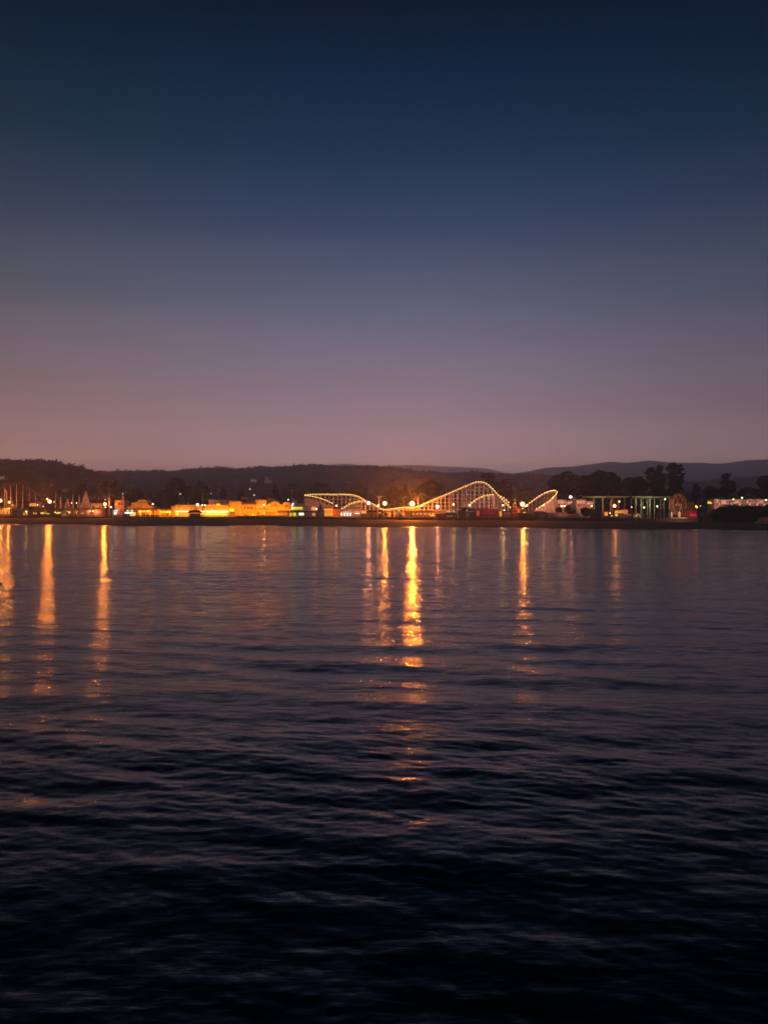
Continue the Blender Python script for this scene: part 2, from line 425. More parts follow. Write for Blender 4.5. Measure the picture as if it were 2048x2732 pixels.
def sea_wall():
    t = thing('seawall', 'long dark concrete seawall running the whole length of the beach under the amusement park', 'wall', (X(1024, 480), 480, 2))
    pxs = [-900] + list(range(-800, 1862, 60)) + [1862]
    w = MB(); cp = MB(); rl = MB()
    def quad_strip(mb, y0, y1, z0f, z1):
        for i in range(len(pxs) - 1):
            a, b = pxs[i], pxs[i+1]; fa, fb = front(a), front(b)
            vs = []
            for (px, f) in ((a, fa), (b, fb)):
                for yy in (y0, y1):
                    for zz in (z0f(px), z1): vs.append((X(px, f), f + yy, zz))
            mb.add(vs, [(0, 4, 5, 1), (2, 3, 7, 6), (1, 5, 7, 3), (0, 2, 6, 4)] + ([(4, 6, 7, 5)] if i == len(pxs) - 2 else []))
    quad_strip(w, 0, 1.2, lambda px: 1.0, DECK - .1)
    quad_strip(cp, -.12, 1.3, lambda px: DECK - .1, DECK + .08)
    w.build('wall_face', seawall_m, t); cp.build('coping', mat('coping_concrete', (.12, .09, .08), .8), t)
    for i in range(len(pxs) - 1):
        a, b = pxs[i], pxs[i+1]
        for zz in (DECK + .6, DECK + 1.05): rl.tube((X(a, front(a)), front(a) + .3, zz), (X(b, front(b)), front(b) + .3, zz), .035, n=4)
        for k in range(8):
            px = a + (b - a) * k / 8; f = front(px); rl.box(X(px, f) - .04, X(px, f) + .04, f + .26, f + .34, DECK + .08, DECK + 1.05)
    rl.build('railing', dark_steel, t)
sea_wall()

# ------------------------------------------------------------------ hills
def hill(name, pts, D, depth, seed, amp, step=6, base=3.0):
    px0, px1 = pts[0][0], pts[-1][0]
    q = np.random.default_rng(seed); fr = np.exp(q.uniform(math.log(.01), math.log(.25), 26)); ph = q.uniform(0, 6.28, 26); pv = q.uniform(0, 6.28, 26)
    pxs = np.arange(px0, px1 + 1, step); rows = 16
    vs = []; fs = []
    for px in pxs:
        h = Z(float(np.interp(px, [p[0] for p in pts], [p[1] for p in pts])), D) - base
        for k in range(rows + 5):
            t = k / rows
            yy = D - depth * (1 - t)
            e = (1 - (1 - t) ** 1.7) if t <= 1 else 1 - (t - 1) * 1.2
            bump = sum(math.sin(px * fr[i] + ph[i] + t * 9 * fr[i] ** .3 + pv[i] * k * .2) * (.02 / fr[i]) ** .55 for i in range(26)) / 6
            vs.append((X(px, D), yy, base + h * e + amp * bump * min(1, 3 * t)))
    n = rows + 5
    for i in range(len(pxs) - 1):
        for k in range(n - 1): fs.append((i*n + k, (i+1)*n + k, (i+1)*n + k + 1, i*n + k + 1))
    mb = MB(); mb.v = vs; mb.f = fs
    o = mb.build(name, mat('hillside', (.05, .045, .032), .95, var=.4, scale=.02) if name == 'hill' else mat('pale_far_hills', (.24, .19, .15), .95, var=.3, scale=.004), smooth_=True)  # far mountains painted paler to stand in for more haze
    tag(o, kind='structure'); return vs, n, len(pxs)

def leaf_cloud(centres, radii, n_each, size, seed):
    """numpy cloud of leaf-sized faces in ellipsoids, two triangles each; returns verts and faces"""
    q = np.random.default_rng(seed); V = []; Fc = []; o = 0
    for (c, r, n) in zip(centres, radii, n_each):
        n = int(n)
        d = q.normal(size=(n, 3)); d /= np.linalg.norm(d, axis=1)[:, None]
        rad = q.uniform(.25, 1, (n, 1)) ** .45 * (1 + .10 * np.sin(d[:, :1] * 7 + d[:, 2:] * 5))
        p = np.array(c) + d * rad * np.array(r)
        a = q.normal(size=(n, 3)); a /= np.linalg.norm(a, axis=1)[:, None]
        b = np.cross(a, q.normal(size=(n, 3))); b /= np.linalg.norm(b, axis=1)[:, None]
        s = size * q.uniform(.5, 1.25, (n, 1))
        quad = np.stack([p - a*s, p - b*s*.6, p + a*s, p + b*s*.6], 1)
        V.append(quad.reshape(-1, 3)); Fc.append((np.arange(n)[:, None] * 4 + np.arange(4)) + o); o += 4 * n
    return np.concatenate(V), np.concatenate(Fc)
def np_mesh(name, V, Fc, m, parent=None):
    off = wloc(parent) if parent else np.zeros(3)
    me = bpy.data.meshes.new(name); V = (V - off).astype(np.float32); Fc = Fc.astype(np.int32)
    me.vertices.add(len(V)); me.vertices.foreach_set('co', V.ravel())
    me.loops.add(Fc.size); me.loops.foreach_set('vertex_index', Fc.ravel())
    me.polygons.add(len(Fc)); me.polygons.foreach_set('loop_start', np.arange(0, Fc.size, 4, dtype=np.int32))
    me.update(calc_edges=True); me.materials.append(m)
    o = bpy.data.objects.new(name, me); C.objects.link(o)
    if parent: o.parent = parent
    return o

H_LEFT = [(-400, 1228), (0, 1235), (22, 1234), (60, 1240), (100, 1244), (120, 1239), (147, 1237), (162, 1244), (180, 1249), (195, 1248), (218, 1254), (240, 1262), (265, 1269), (300, 1282), (345, 1300), (420, 1330), (520, 1368)]
H_MID = [(-400, 1266), (240, 1266), (320, 1264), (375, 1262), (430, 1261), (470, 1264), (520, 1257), (595, 1253), (620, 1256), (650, 1257), (690, 1251), (745, 1253), (800, 1247), (860, 1246), (910, 1251), (975, 1248), (1030, 1253), (1060, 1253), (1080, 1259), (1110, 1262), (1160, 1265), (1180, 1270), (1260, 1265), (1290, 1267), (1340, 1270), (1400, 1272), (1480, 1277), (1600, 1284), (1700, 1289), (1850, 1291), (1950, 1281), (2048, 1277), (2500, 1272)]
H_FAR = [(1180, 1296), (1290, 1279), (1370, 1264), (1400, 1258), (1460, 1250), (1500, 1247), (1550, 1243), (1610, 1234), (1650, 1235), (1690, 1233), (1712, 1229), (1750, 1232), (1780, 1235), (1850, 1236), (1900, 1239), (1960, 1231), (2048, 1229), (2500, 1222), (2900, 1222)]
H_FAINT = [(300, 1262), (760, 1252), (840, 1242), (930, 1238), (1000, 1243), (1100, 1241), (1200, 1245), (1290, 1250), (1340, 1262), (1500, 1270), (1900, 1280)]
FOREST_V = []; FOREST_F = []
def plant_hill(pts, D, depth, seed, n, hgt, base=3.0):
    q = np.random.default_rng(seed); cs = []; rs = []; ns = []
    for i in range(n):
        px = q.uniform(pts[0][0] + 5, pts[-1][0] - 5)
        ridge = Z(float(np.interp(px, [p[0] for p in pts], [p[1] for p in pts])), D) - base
        t = 1 - q.uniform(0, .5) ** 1.6 if q.random() < .75 else q.uniform(.1, 1)
        h = base + ridge * (1 - (1 - t) ** 1.7)
        s = q.uniform(.55, 1.25) * hgt * (1.5 if q.random() < .06 else 1)
        cs.append((X(px, D), D - depth * (1 - t), h + s * .15)); con = q.random() < .4
        rs.append((s * (.35 if con else .6), s * .5, s * (.62 if con else .45))); ns.append(26)
    V, Fc = leaf_cloud(cs, rs, ns, hgt * .24, seed)
    return V, Fc
hill('hill', H_LEFT, 1200, 420, 21, 2.0)
hill('hill', H_MID, 1750, 420, 22, 2.5)
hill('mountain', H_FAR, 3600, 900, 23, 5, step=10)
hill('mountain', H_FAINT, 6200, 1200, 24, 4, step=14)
o = 0; VV = []; FF = []
for args in ((H_LEFT, 1200, 420, 31, 1500, 9.0), (H_MID, 1750, 420, 32, 3800, 9.0)):
    V, Fc = plant_hill(*args); VV.append(V); FF.append(Fc + o); o += len(V)
tag(np_mesh('hillside_forest', np.concatenate(VV), np.concatenate(FF), leaf_hill), 'dark wooded slopes of the hills behind the amusement park', 'forest', kind='stuff')

# belt of town trees behind the park that reads as one dark mass
q = np.random.default_rng(41); cs = []; rs = []; ns = []
for i in range(420):
    px = q.uniform(-500, 2600); D = q.uniform(650, 820)
    top = float(np.interp(px, [-500, 150, 260, 480, 600, 760, 840, 1000, 1120, 1260, 1400, 1500, 1640, 1760, 1840, 1900, 2048, 2600],
                          [1330, 1328, 1312, 1300, 1306, 1308, 1300, 1300, 1296, 1290, 1290, 1290, 1295, 1295, 1300, 1305, 1300, 1290])) + q.uniform(0, 22)
    zt = Z(top, D); w = q.uniform(3.5, 7)
    cs.append((X(px, D), D, (zt + 4) / 2 + 1)); rs.append((w, w, max(2, (zt - 4) / 2))); ns.append(150)
V, Fc = leaf_cloud(cs, rs, ns, 1.1, 42)
tag(np_mesh('town_trees', V, Fc, leaf), 'continuous dark belt of town trees behind the amusement park', 'trees', kind='stuff')

# ------------------------------------------------------------------ single trees
def tree(label, D, lobes, name='tree', m=leaf, basepx=None, dens=1.0, group='trees behind the amusement park', base=DECK):
    bx = basepx if basepx is not None else sum(l[0] * l[2] for l in lobes) / sum(l[2] for l in lobes)
    t = thing(name, label, 'tree', (X(bx, D), D, base), group)
    cs = []; rs = []; ns = []
    for (px, py, rx, ry) in lobes:
        cs.append((X(px, D), D + rnd.uniform(-.3, .3) * rx * D / F, Z(py, D))); rs.append((rx * D / F, rx * D / F, ry * D / F))
        ns.append(max(60, rx * ry * 3.2 * dens))
    V, Fc = leaf_cloud(cs, rs, ns, D / F * 2.5, int(bx * 13 + D))
    np_mesh('crown', V, Fc, m, t)
    tk = MB(); low = max(c[2] for c in cs); zt = min(low, base + (low - base) * .8)
    r0 = .018 * (low - base) + .15
    kn = (X(bx, D) + rnd.uniform(-.5, .5), D, base + (zt - base) * .45)
    tk.tube((X(bx, D), D, base - .3), kn, r0, r0 * .75); tk.tube(kn, (X(bx, D), D, zt), r0 * .75, r0 * .35)
    for c in cs: tk.tube(kn, c, r0 * .45, r0 * .12, n=5)
    tk.build('trunk', bark, t)
    return t
tree('dark bushy tree directly behind the white splayed ride tower', 640, [(222, 1299, 9, 8), (213, 1312, 10, 10), (228, 1316, 12, 14), (205, 1330, 12, 16), (190, 1320, 9, 10)])
tree('dark leaning tree left of the first T-topped pylon', 640, [(283, 1290, 8, 7), (274, 1300, 9, 6), (268, 1304, 6, 5), (280, 1315, 6, 14)], basepx=282)
tree('slim dark tree right of the first T-topped pylon', 640, [(308, 1289, 6, 7), (302, 1299, 6, 8), (303, 1315, 5, 14)], basepx=303)
tree('low round tree between the stucco block and the stepped roof', 650, [(364, 1310, 11, 9), (372, 1322, 14, 12), (350, 1326, 12, 12)])
tree('tall broad dark tree rising above the white wall', 650, [(470, 1284, 14, 12), (455, 1300, 13, 16), (482, 1296, 14, 16), (498, 1312, 14, 18), (440, 1325, 16, 20), (462, 1335, 18, 18)])
tree('dark tree behind the second T-topped pylon', 650, [(536, 1293, 10, 9), (545, 1305, 12, 12), (528, 1310, 10, 14), (538, 1330, 14, 18)])
tree('pointed conifer left of the stucco tower roofs', 660, [(597, 1302, 4, 8), (597, 1312, 7, 9), (597, 1324, 9, 12)], 'conifer', leaf2)
tree('pointed conifer between the two dark tower roofs', 660, [(645, 1309, 4, 7), (645, 1318, 7, 9), (646, 1328, 9, 10)], 'conifer', leaf2)
tree('tall pointed conifer right of the dark spire roof', 660, [(735, 1300, 4, 8), (735, 1310, 8, 10), (736, 1324, 11, 13), (736, 1340, 13, 12)], 'conifer', leaf2)
tree('broad dark tree behind the third T-topped pylon', 650, [(778, 1300, 14, 10), (765, 1312, 12, 14), (790, 1316, 14, 14), (776, 1330, 18, 18)])
tree('wide low tree above the level start of the roller coaster', 640, [(848, 1296, 14, 9), (828, 1304, 12, 8), (866, 1301, 14, 10), (884, 1312, 10, 8), (850, 1314, 24, 10)])
tree('rounded tree above the middle of the white trestle', 650, [(955, 1302, 13, 8), (942, 1310, 12, 8), (972, 1310, 12, 9), (958, 1322, 22, 12)])
tree('large dark tree glowing orange over the brightest floodlight', 640, [(1152, 1288, 14, 9), (1135, 1297, 14, 10), (1170, 1298, 14, 11), (1120, 1310, 14, 12), (1150, 1312, 26, 14)])
tree('small orange-lit tree left of the brightest floodlight', 640, [(1048, 1306, 12, 8), (1036, 1318, 11, 12), (1062, 1318, 12, 12), (1050, 1332, 18, 14)])
tree('narrow orange-lit tree beside the brightest floodlight', 640, [(1080, 1300, 7, 9), (1082, 1315, 9, 12), (1090, 1330, 12, 14)])
tree('flat-topped umbrella tree standing above the coaster crest', 600, [(1300, 1268, 16, 5), (1290, 1271, 10, 5), (1309, 1274, 11, 7), (1300, 1284, 8, 9), (1316, 1290, 10, 10)])
tree('dark rounded tree behind the steep drop of the coaster', 610, [(1344, 1288, 13, 9), (1333, 1296, 12, 11), (1354, 1300, 12, 12), (1345, 1315, 20, 16)])
tree('big round tree behind the curved coaster turn', 560, [(1512, 1266, 17, 9), (1492, 1275, 18, 10), (1528, 1277, 14, 12), (1475, 1290, 16, 14), (1510, 1300, 30, 22), (1480, 1315, 20, 20)], basepx=1505)
tree('dark rounded tree right of the curved coaster turn', 560, [(1560, 1277, 16, 9), (1548, 1290, 16, 14), (1575, 1295, 16, 16), (1560, 1315, 22, 20)])
tree('large dome-shaped tree above the green columns', 545, [(1600, 1262, 14, 8), (1590, 1272, 20, 12), (1622, 1270, 18, 11), (1640, 1282, 14, 13), (1610, 1298, 34, 22), (1590, 1315, 24, 18), (1640, 1310, 20, 20)])
tree('small tree in the gap before the tallest trees', 620, [(1676, 1282, 13, 9), (1668, 1294, 14, 12), (1684, 1300, 14, 16)])
tree('rounded dark tree left of the tallest tree', 530, [(1704, 1280, 13, 9), (1694, 1292, 14, 12), (1715, 1295, 16, 16), (1700, 1315, 20, 18)])
tree('tall tree with separate leafy tufts standing left of the tallest tree', 520, [(1733, 1254, 10, 7), (1727, 1262, 8, 5), (1760, 1249, 10, 8), (1752, 1262, 13, 10), (1738, 1274, 14, 9), (1764, 1276, 13, 13), (1750, 1296, 22, 16), (1750, 1318, 22, 16)])
tree('tallest tree with ragged clumps of leaves behind the ferris wheel', 510, [(1792, 1242, 11, 8), (1782, 1250, 8, 7), (1805, 1246, 7, 5), (1813, 1243, 6, 4), (1818, 1252, 6, 4), (1800, 1258, 15, 10), (1820, 1266, 5, 3), (1788, 1272, 12, 12), (1810, 1276, 12, 7), (1818, 1284, 6, 5), (1797, 1292, 18, 13), (1812, 1302, 10, 6), (1795, 1315, 20, 14)], dens=.8)
tree('slim dark tree right of the ferris wheel', 520, [(1853, 1296, 7, 6), (1858, 1306, 10, 9), (1855, 1322, 12, 14)])
tree('bushy dark tree left of the hillside houses', 520, [(1893, 1302, 9, 6), (1885, 1312, 11, 10), (1902, 1316, 12, 14), (1890, 1332, 16, 16)])
tree('pine with a small umbrella top above the hillside houses', 500, [(1935, 1268, 11, 5), (1928, 1272, 7, 4), (1942, 1270, 7, 4), (1935, 1277, 7, 6), (1927, 1288, 11, 6), (1945, 1290, 14, 8), (1950, 1302, 14, 14), (1930, 1310, 14, 14)], 'pine_tree', leaf2)
tree('wide dark tree on the far right above the houses', 500, [(2040, 1277, 18, 9), (2028, 1288, 13, 11), (2050, 1296, 24, 18), (2040, 1318, 22, 16)])
tree('low tree behind the hillside houses', 520, [(1990, 1308, 14, 8), (2008, 1312, 12, 9), (1978, 1318, 12, 9)])

# ------------------------------------------------------------------ houses on the hills
def hill_house(label, px0, px1, pt, pb, D, lit):
    t = T('house', label, 'house', (px0 + px1) / 2, D, 'houses on the far hills', z=Z(pb, D))
    t.box('wall', pinkish, (px0, px1, pt + (pb - pt) * .35, pb + 3, 0, 8))
    r = pt + (pb - pt) * .35
    t.poly('roof', canvas_grey, [(px0 - 1, r), (px1 + 1, r), (px1 - 3, pt), (px0 + 3, pt)], -.5, 8.5)
    n = max(1, int((px1 - px0) / 6))
    for k in range(n):
        a = px0 + (px1 - px0) * (k + .3) / n
        t.box('window', lit, (a, a + 2.6, r + .8, pb - .8, -.12, .1))
hill_house('lit house low on the left hill at the picture edge', -6, 13, 1269, 1276, 830, E('hill_window_pink', (1, .55, .4), .55))
hill_house('small pale house near the top of the left hill', 129, 143, 1250, 1256, 1150, E('hill_window_dim', (.6, .4, .4), .12))
hill_house('pink-lit house halfway up the middle hill', 668, 685, 1276, 1284, 1380, E('hill_window_pink', (1, .55, .4), .55))
hill_house('larger pale two-wing house on the middle hill', 706, 724, 1279, 1286, 1380, E('hill_window_green', (.6, .6, .4), .22))
hill_house('upper pale house above the two-wing house', 707, 717, 1272, 1277, 1400, E('hill_window_green', (.6, .6, .4), .22))
hill_house('dim house right of the left hill slope', 166, 176, 1303, 1309, 900, E('hill_window_dim', (.6, .4, .4), .12))
def far_lamp(px, py, D, col, lab):
    t = thing('street_lamp', lab, 'street lamp', (X(px, D), D, Z(py, D) - 6), 'small street lamps on the dark hillside')
    MB().tube((X(px, D), D, Z(py, D) - 6), (X(px, D), D, Z(py, D)), .1, .07).build('pole', dark_steel, t)
    MB().ball((X(px, D), D, Z(py, D)), .55 * D / 900, 6).build('lamp', E('far_lamp_%d' % col, [(1, .8, .6), (.9, .9, .7), (1, .6, .4)][col], 2.6), t)
for (px, py, D, c, lab) in [(667, 1305, 950, 0, 'brightest small lamp above the spire roof'), (678, 1321, 900, 0, 'faint lamp just left of the spire roof'),
        (563, 1317, 900, 1, 'faint lamp right of the second pylon'), (443, 1319, 900, 2, 'dim lamp above the long white wall, left one'),
        (481, 1318, 900, 0, 'lamp above the long white wall, right one'), (789, 1319, 900, 1, 'small lamp right of the third pylon'),
        (1312, 1292, 900, 1, 'lone small lamp right of the coaster crest'), (328, 1317, 900, 2, 'faint lamp above the pink stucco block')]:
    far_lamp(px, py, D, c, lab)

# ------------------------------------------------------------------ lamps
LAMPS = []
def flood(px, py, power, label, D=None, r=.75, lens=None, col=SOD, n=2, back=0.0, sea=1.0):
    D = D or front(px) + 2.5
    if px in (395, 528, 983, 1166, 1520): lens = pink_lens
    x, z = X(px, D), Z(py, D)
    t = thing('floodlight_pole', label, 'floodlight', (x, D, DECK), 'tall beach floodlights along the boardwalk')
    MB().tube((x, D + .5, DECK), (x, D + .5, z + .6), .16, .10, n=8).build('pole', dark_steel, t)
    MB().box(x - 1.0, x + 1.0, D + .3, D + .42, z - .06, z + .09).build('crossarm', dark_steel, t)
    MB().tube((x, D - .1, z), (x, D + .5, z), r * .9, r * .5, n=12).build('lamp_housing', dark_steel, t)
    MB().ball((x, D - .3 - r * .9, z), r * 1.4, 10).build('lens', lens or flood_lens, t)  # lens ball enlarged to imitate the lamp's bloom
    light('flood_beam', 'SPOT', (x, D - .9 - 2.4 * r, z), power * .15 * sea, col, .5, t, aim=(-x / 500 * .6, -1, -.05), cone=150)
    light('halo_beam', 'SPOT', (x, D - .9 - 2.4 * r, z + .4), power * HALO * .85, col, .5, t, aim=(-x / 500 * .3, -.55, 1), cone=120)  # added upward spot, makes a haze halo in place of lens bloom
    if back: light('spill_light', 'POINT', (x, D + 1.5, z + .8), back * 2.6, col, .6, t)
    return t
def globe(px, py, power, label, m=None, r=.42, col=WARM, D=None, name='globe_lamp', pole=True, dy=0):
    D = D or front(px) + 4 + dy
    x, z = X(px, D), Z(py, D)
    t = thing(name, label, 'lamp', (x, D, DECK), 'lamps among the rides and stalls')
    if pole: MB().tube((x, D, DECK), (x, D, z - r * .9), .09, .06, n=6).build('pole', dark_steel, t)
    else: MB().box(x - .06, x + .06, D, D + 1.2, z - r - .1, z - r + .02).build('bracket', dark_steel, t)
    MB().ball((x, D, z), r, 8).build('globe', m or globe_lit, t)
    if power > 250 and m is not globe_green: light('bulb', 'POINT', (x, D - r - .15, z), power * (.02 if m is globe_green else .28), col, .3, t)
    return t

K = 1.0e5
flood(4, 1336, .85 * K, 'big white floodlight at the far left edge of the picture', r=.85, back=2500)
flood(27, 1340, .30 * K, 'smaller floodlight beside the leftmost steel columns', r=.6, n=1, back=1500)
flood(135, 1338, .70 * K, 'big floodlight at the foot of the sloping dark track', r=.9, back=2500)
flood(128, 1331, .10 * K, 'small high lamp just above the floodlight at the sloping track', r=.45, n=1)
flood(282, 1345, .75 * K, 'floodlight beside the first T-topped pylon', r=.8, back=3000)
flood(395, 1340, .07 * K, 'pink floodlight over the stepped ochre roof', r=.62, n=1, col=(1, .3, .2), sea=.1, D=front(395) + 24, back=2500)
flood(528, 1346, .07 * K, 'pink floodlight over the long white-lit arcade', r=.62, n=1, col=(1, .3, .15), sea=.12, D=front(528) + 11, back=1200)
flood(983, 1342, .40 * K, 'pink-white floodlight where the first coaster tracks cross', r=.8, col=SODP, sea=.45, back=2500)
flood(1026, 1343, .55 * K, 'large floodlight on the right of the coaster dip', r=.95, back=2500)
flood(1099, 1344, 2.0 * K, 'brightest floodlight in the middle, wrapped in an orange glow', r=1.15, n=2, back=42000, sea=1.9)
flood(1166, 1352, .16 * K, 'pink-white floodlight under the coaster lift hill', r=.75, n=1, col=SODP, sea=.4, D=front(1166) + 5, back=1200)
flood(1392, 1345, .60 * K, 'large floodlight left of the curved coaster turn', r=.95, back=3000)
flood(1520, 1326, .13 * K, 'high pink floodlight on top of the slim pale tower', r=.58, n=1, col=(1, .3, .1), sea=.3, D=front(1520) + 8, back=500)
flood(1637, 1350, .16 * K, 'red-tinged floodlight among the palms under the green track', r=.62, n=1, col=(1, .24, .04), sea=.22, back=900)
G = [  # px, py, power, label, material, r
 (282, 1353, 500, 'small bulb directly under the floodlight by the first pylon', globe_lit, .45), (297, 1353, 700, 'warm globe right of the floodlight by the first pylon', globe_lit, .5),
 (408, 1345, 500, 'round warm lamp right of the pink floodlight', globe_lit, .48), (540, 1348, 500, 'left one of the twin lamps at the second pylon', globe_lit, .42),
 (547, 1348, 500, 'right one of the twin lamps at the second pylon', globe_lit, .42), (634, 1347, 1500, 'round lamp on the front of the square stucco tower', globe_lit, .46),
 (704, 1347, 1500, 'round lamp on the front of the tower under the spire', globe_lit, .50), (769, 1333, 150, 'lamp floating above the flat wing by the third pylon', globe_lit, .40),
 (897, 1349, 900, 'white lamp over the orange kiosk', globe_lit, .48), (844, 1358, 500, 'tilted white lamp by the grey cone tent', globe_lit, .5),
 (1009, 1349, 800, 'white lamp at the foot of the fourth pylon', globe_lit, .6), (1209, 1346, 1300, 'round lamp inside the coaster lift hill', globe_lit, .48),
 (1252, 1348, 900, 'white lamp at the start of the inner coaster hump', globe_lit, .6), (1125, 1350, 500, 'small lamp at the foot of the lift hill', globe_lit, .5),
 (1341, 1348, 1100, 'round lamp under the steep drop', globe_lit, .5), (1344, 1361, 300, 'small lamp low under the steep drop', globe_lit, .3),
 (1404, 1349, 500, 'lamp where the curved turn begins', globe_lit, .5), (1449, 1348, 500, 'lamp on the lower arm of the curved turn', globe_lit, .4),
 (1497, 1350, 350, 'left globe of the twin lamp on an orange post', globe_lit, .48), (1505, 1350, 350, 'right globe of the twin lamp on an orange post', globe_lit, .48),
 (1577, 1350, 90, 'yellow globe lamp before the dark trees', globe_yellow, .42), (1651, 1338, 300, 'white-green lamp high beside the palms', globe_green, .42),
 (1684, 1353, 60, 'tiny white lamp left of the green columns', globe_lit, .24), (1717, 1354, 420, 'greenish globe lamp among the tall columns, left one', globe_green, .42),
 (1752, 1351, 420, 'greenish globe lamp among the tall columns, right one', globe_green, .42), (1773, 1332, 320, 'greenish lamp high beside the ferris wheel', globe_green, .36),
 (1626, 1369, 60, 'small white lamp by the orange booths', globe_lit, .28), (192, 1342, 300, 'lamp before the small splayed tower', globe_lit, .30),
 (205, 1342, 300, 'lamp between the two splayed towers', globe_lit, .36), (101, 1347, 300, 'yellow lamp right of the orange hut', globe_lit, .38),
 (116, 1351, 150, 'small twin yellow bulb under the sloping track', globe_lit, .28), (71, 1365, 300, 'white lamp on the front of the left pavilion', globe_lit, .42),
 (61, 1369, 100, 'yellow lamp at the corner of the grey box', globe_yellow, .36), (148, 1367, 150, 'yellow lamp inside the left arcade', globe_yellow, .36),
 (161, 1367, 60, 'tiny pink lamp of the left arcade', globe_lit, .2), (186, 1367, 150, 'white lamp on the left arcade front', globe_lit, .36),
 (241, 1364, 200, 'left lamp of the pair under the splayed tower', globe_lit, .34), (249, 1364, 260, 'right, larger lamp of the pair under the splayed tower', globe_lit, .44),
 (145, 1339, 100, 'small orange bulb right of the big left floodlight', globe_lit, .28), (281, 1333, 60, 'tiny bulb above the floodlight by the first pylon', globe_lit, .24)]
for (px, py, pw, lab, m, r) in G:
    onwall = px in (634, 704, 769)
    globe(px, py, pw, lab, m, r, D=(front(px) + 4 if not onwall else front(px) + 9), pole=not onwall,
          col=((.85, 1, .45) if m is globe_green else (1, .7, .3) if m is globe_yellow else WARM))

# ------------------------------------------------------------------ sky-ride pylons
def pylon(px, ptop, label):
    D = front(px) + 8; x = X(px, D); zt = Z(ptop, D)
    t = thing('cable_pylon', label, 'pylon', (x, D, DECK), 'T-topped cable ride pylons')
    MB().tube((x, D, DECK), (x, D, zt), .30, .20, n=8).build('pole', steel, t)
    MB().box(x - 1.5, x + 1.5, D - .2, D + .2, zt - .1, zt + .35).build('crossbeam', steel, t)
    for s in (-1, 1): MB().tube((x + s * 1.2, D - .3, zt - .35), (x + s * 1.2, D + .3, zt - .35), .35, n=10).build('sheave_wheel', dark_steel, t)
    MB().tube((x, D, Z(1331, D) - .3), (x, D, Z(1331, D) + .6), .5, .35, n=8).build('collar', steel, t)
pylon(292, 1304, 'first T-topped steel pylon by the leftmost pair of trees'); pylon(541, 1307, 'second T-topped pylon behind the long white-lit arcade')
pylon(779, 1309, 'third T-topped pylon right of the yellow stucco building'); pylon(1011, 1326, 'shortest T-topped pylon at the dip of the coaster')
# the cables run from pylon to pylon
cb = MB(); ps = [(-60, 1300), (292, 1304), (541, 1307), (779, 1309), (1011, 1326)]
for s in (-1.2, 1.2):
    for i in range(4):
        pts = []
        for k in range(9):
            u = k / 8; px = ps[i][0] + (ps[i+1][0] - ps[i][0]) * u; D = front(px) + 8
            z0, z1 = Z(ps[i][1], front(ps[i][0]) + 8), Z(ps[i+1][1], front(ps[i+1][0]) + 8)
            pts.append((X(px, D) + s, D, z0 + (z1 - z0) * u - .1 - 1.6 * 4 * u * (1 - u)))
        for a, b in zip(pts, pts[1:]): cb.tube(a, b, .03, n=3)
tag(cb.build('ride_cable', dark_steel), 'pair of thin ride cables strung between the T-topped pylons', 'cable')

# ------------------------------------------------------------------ steel coaster far left
def steel_coaster():
    D = front(60) + 22
    t = thing('steel_coaster', 'tall steel ride with slim columns under a dark track sloping down to the right', 'roller coaster', (X(70, D), D, DECK))
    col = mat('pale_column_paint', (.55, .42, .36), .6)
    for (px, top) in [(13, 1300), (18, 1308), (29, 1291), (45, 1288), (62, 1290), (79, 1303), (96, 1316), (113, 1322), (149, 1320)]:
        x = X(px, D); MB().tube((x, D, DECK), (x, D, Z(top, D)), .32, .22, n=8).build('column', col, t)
    for (a, b) in [((14, 1302), (24, 1355)), ((29, 1320), (35, 1352)), ((62, 1340), (46, 1357))]:
        MB().tube((X(a[0], D), D, Z(a[1], D)), (X(b[0], D), D + 3, DECK), .2, n=6).build('brace', col, t)
    pts = [(-60, 1330), (-20, 1305), (20, 1290), (45, 1287), (64, 1291), (80, 1301), (96, 1313), (112, 1325), (126, 1331)]
    for s in (-.6, .6):
        r_ = MB()
        for a, b in zip(pts, pts[1:]): r_.tube((X(a[0], D), D + s, Z(a[1], D)), (X(b[0], D), D + s, Z(b[1], D)), .22, n=6)
        r_.build('rail', dark_steel, t)
    r_ = MB()
    for a, b in zip(pts, pts[1:]): r_.tube((X(a[0], D), D, Z(a[1] + 2.5, D)), (X(b[0], D), D, Z(b[1] + 2.5, D)), .42, n=8)
    r_.build('spine', dark_steel, t)
steel_coaster()
def splayed(px, top, wid, n, label, dy=12, seed=1):
    D = front(px) + dy; q = random.Random(seed)
    t = thing('ride_tower', label, 'ride', (X(px, D), D, DECK), 'white splayed ride towers on the left')
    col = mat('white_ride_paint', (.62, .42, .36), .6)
    for k in range(n):
        u = (k + .5) / n * 2 - 1
        xb = X(px + u * wid, D); yb = D + (abs(u) - .5) * -3; xt = X(px + u * wid * .10, D); zt = Z(top + abs(u) * 6, D)
        MB().tube((xb, yb, DECK), (xt, D, zt), .26, .14, n=6).build('leg', col, t)
    for lv in (.25, .5, .75):
        w = wid * (1 - lv * .9); z = DECK + (Z(top, D) - DECK) * lv
        MB().box(X(px - w, D), X(px + w, D), D - .2, D + .2, z - .12, z + .12).build('crossbeam', col, t)
def ride_fill(px, py, dy, pw, wl, col=(1, .36, .14)):  # fill lamps added to brighten the rides
    D = front(px) + dy
    t = thing('fill_lamp', 'small added fill lamp brightening the ' + FILL_TARGETS[wl], 'lamp', (X(px, D), D, DECK), 'added fill lamps under the far-left rides')
    MB().box(X(px, D) - .3, X(px, D) + .3, D - .3, D + .1, DECK, DECK + .6).build('housing', dark_steel, t)
    light('wall_fill', 'POINT', (X(px, D), D + .4, Z(py, D)), pw, col, .3, t)
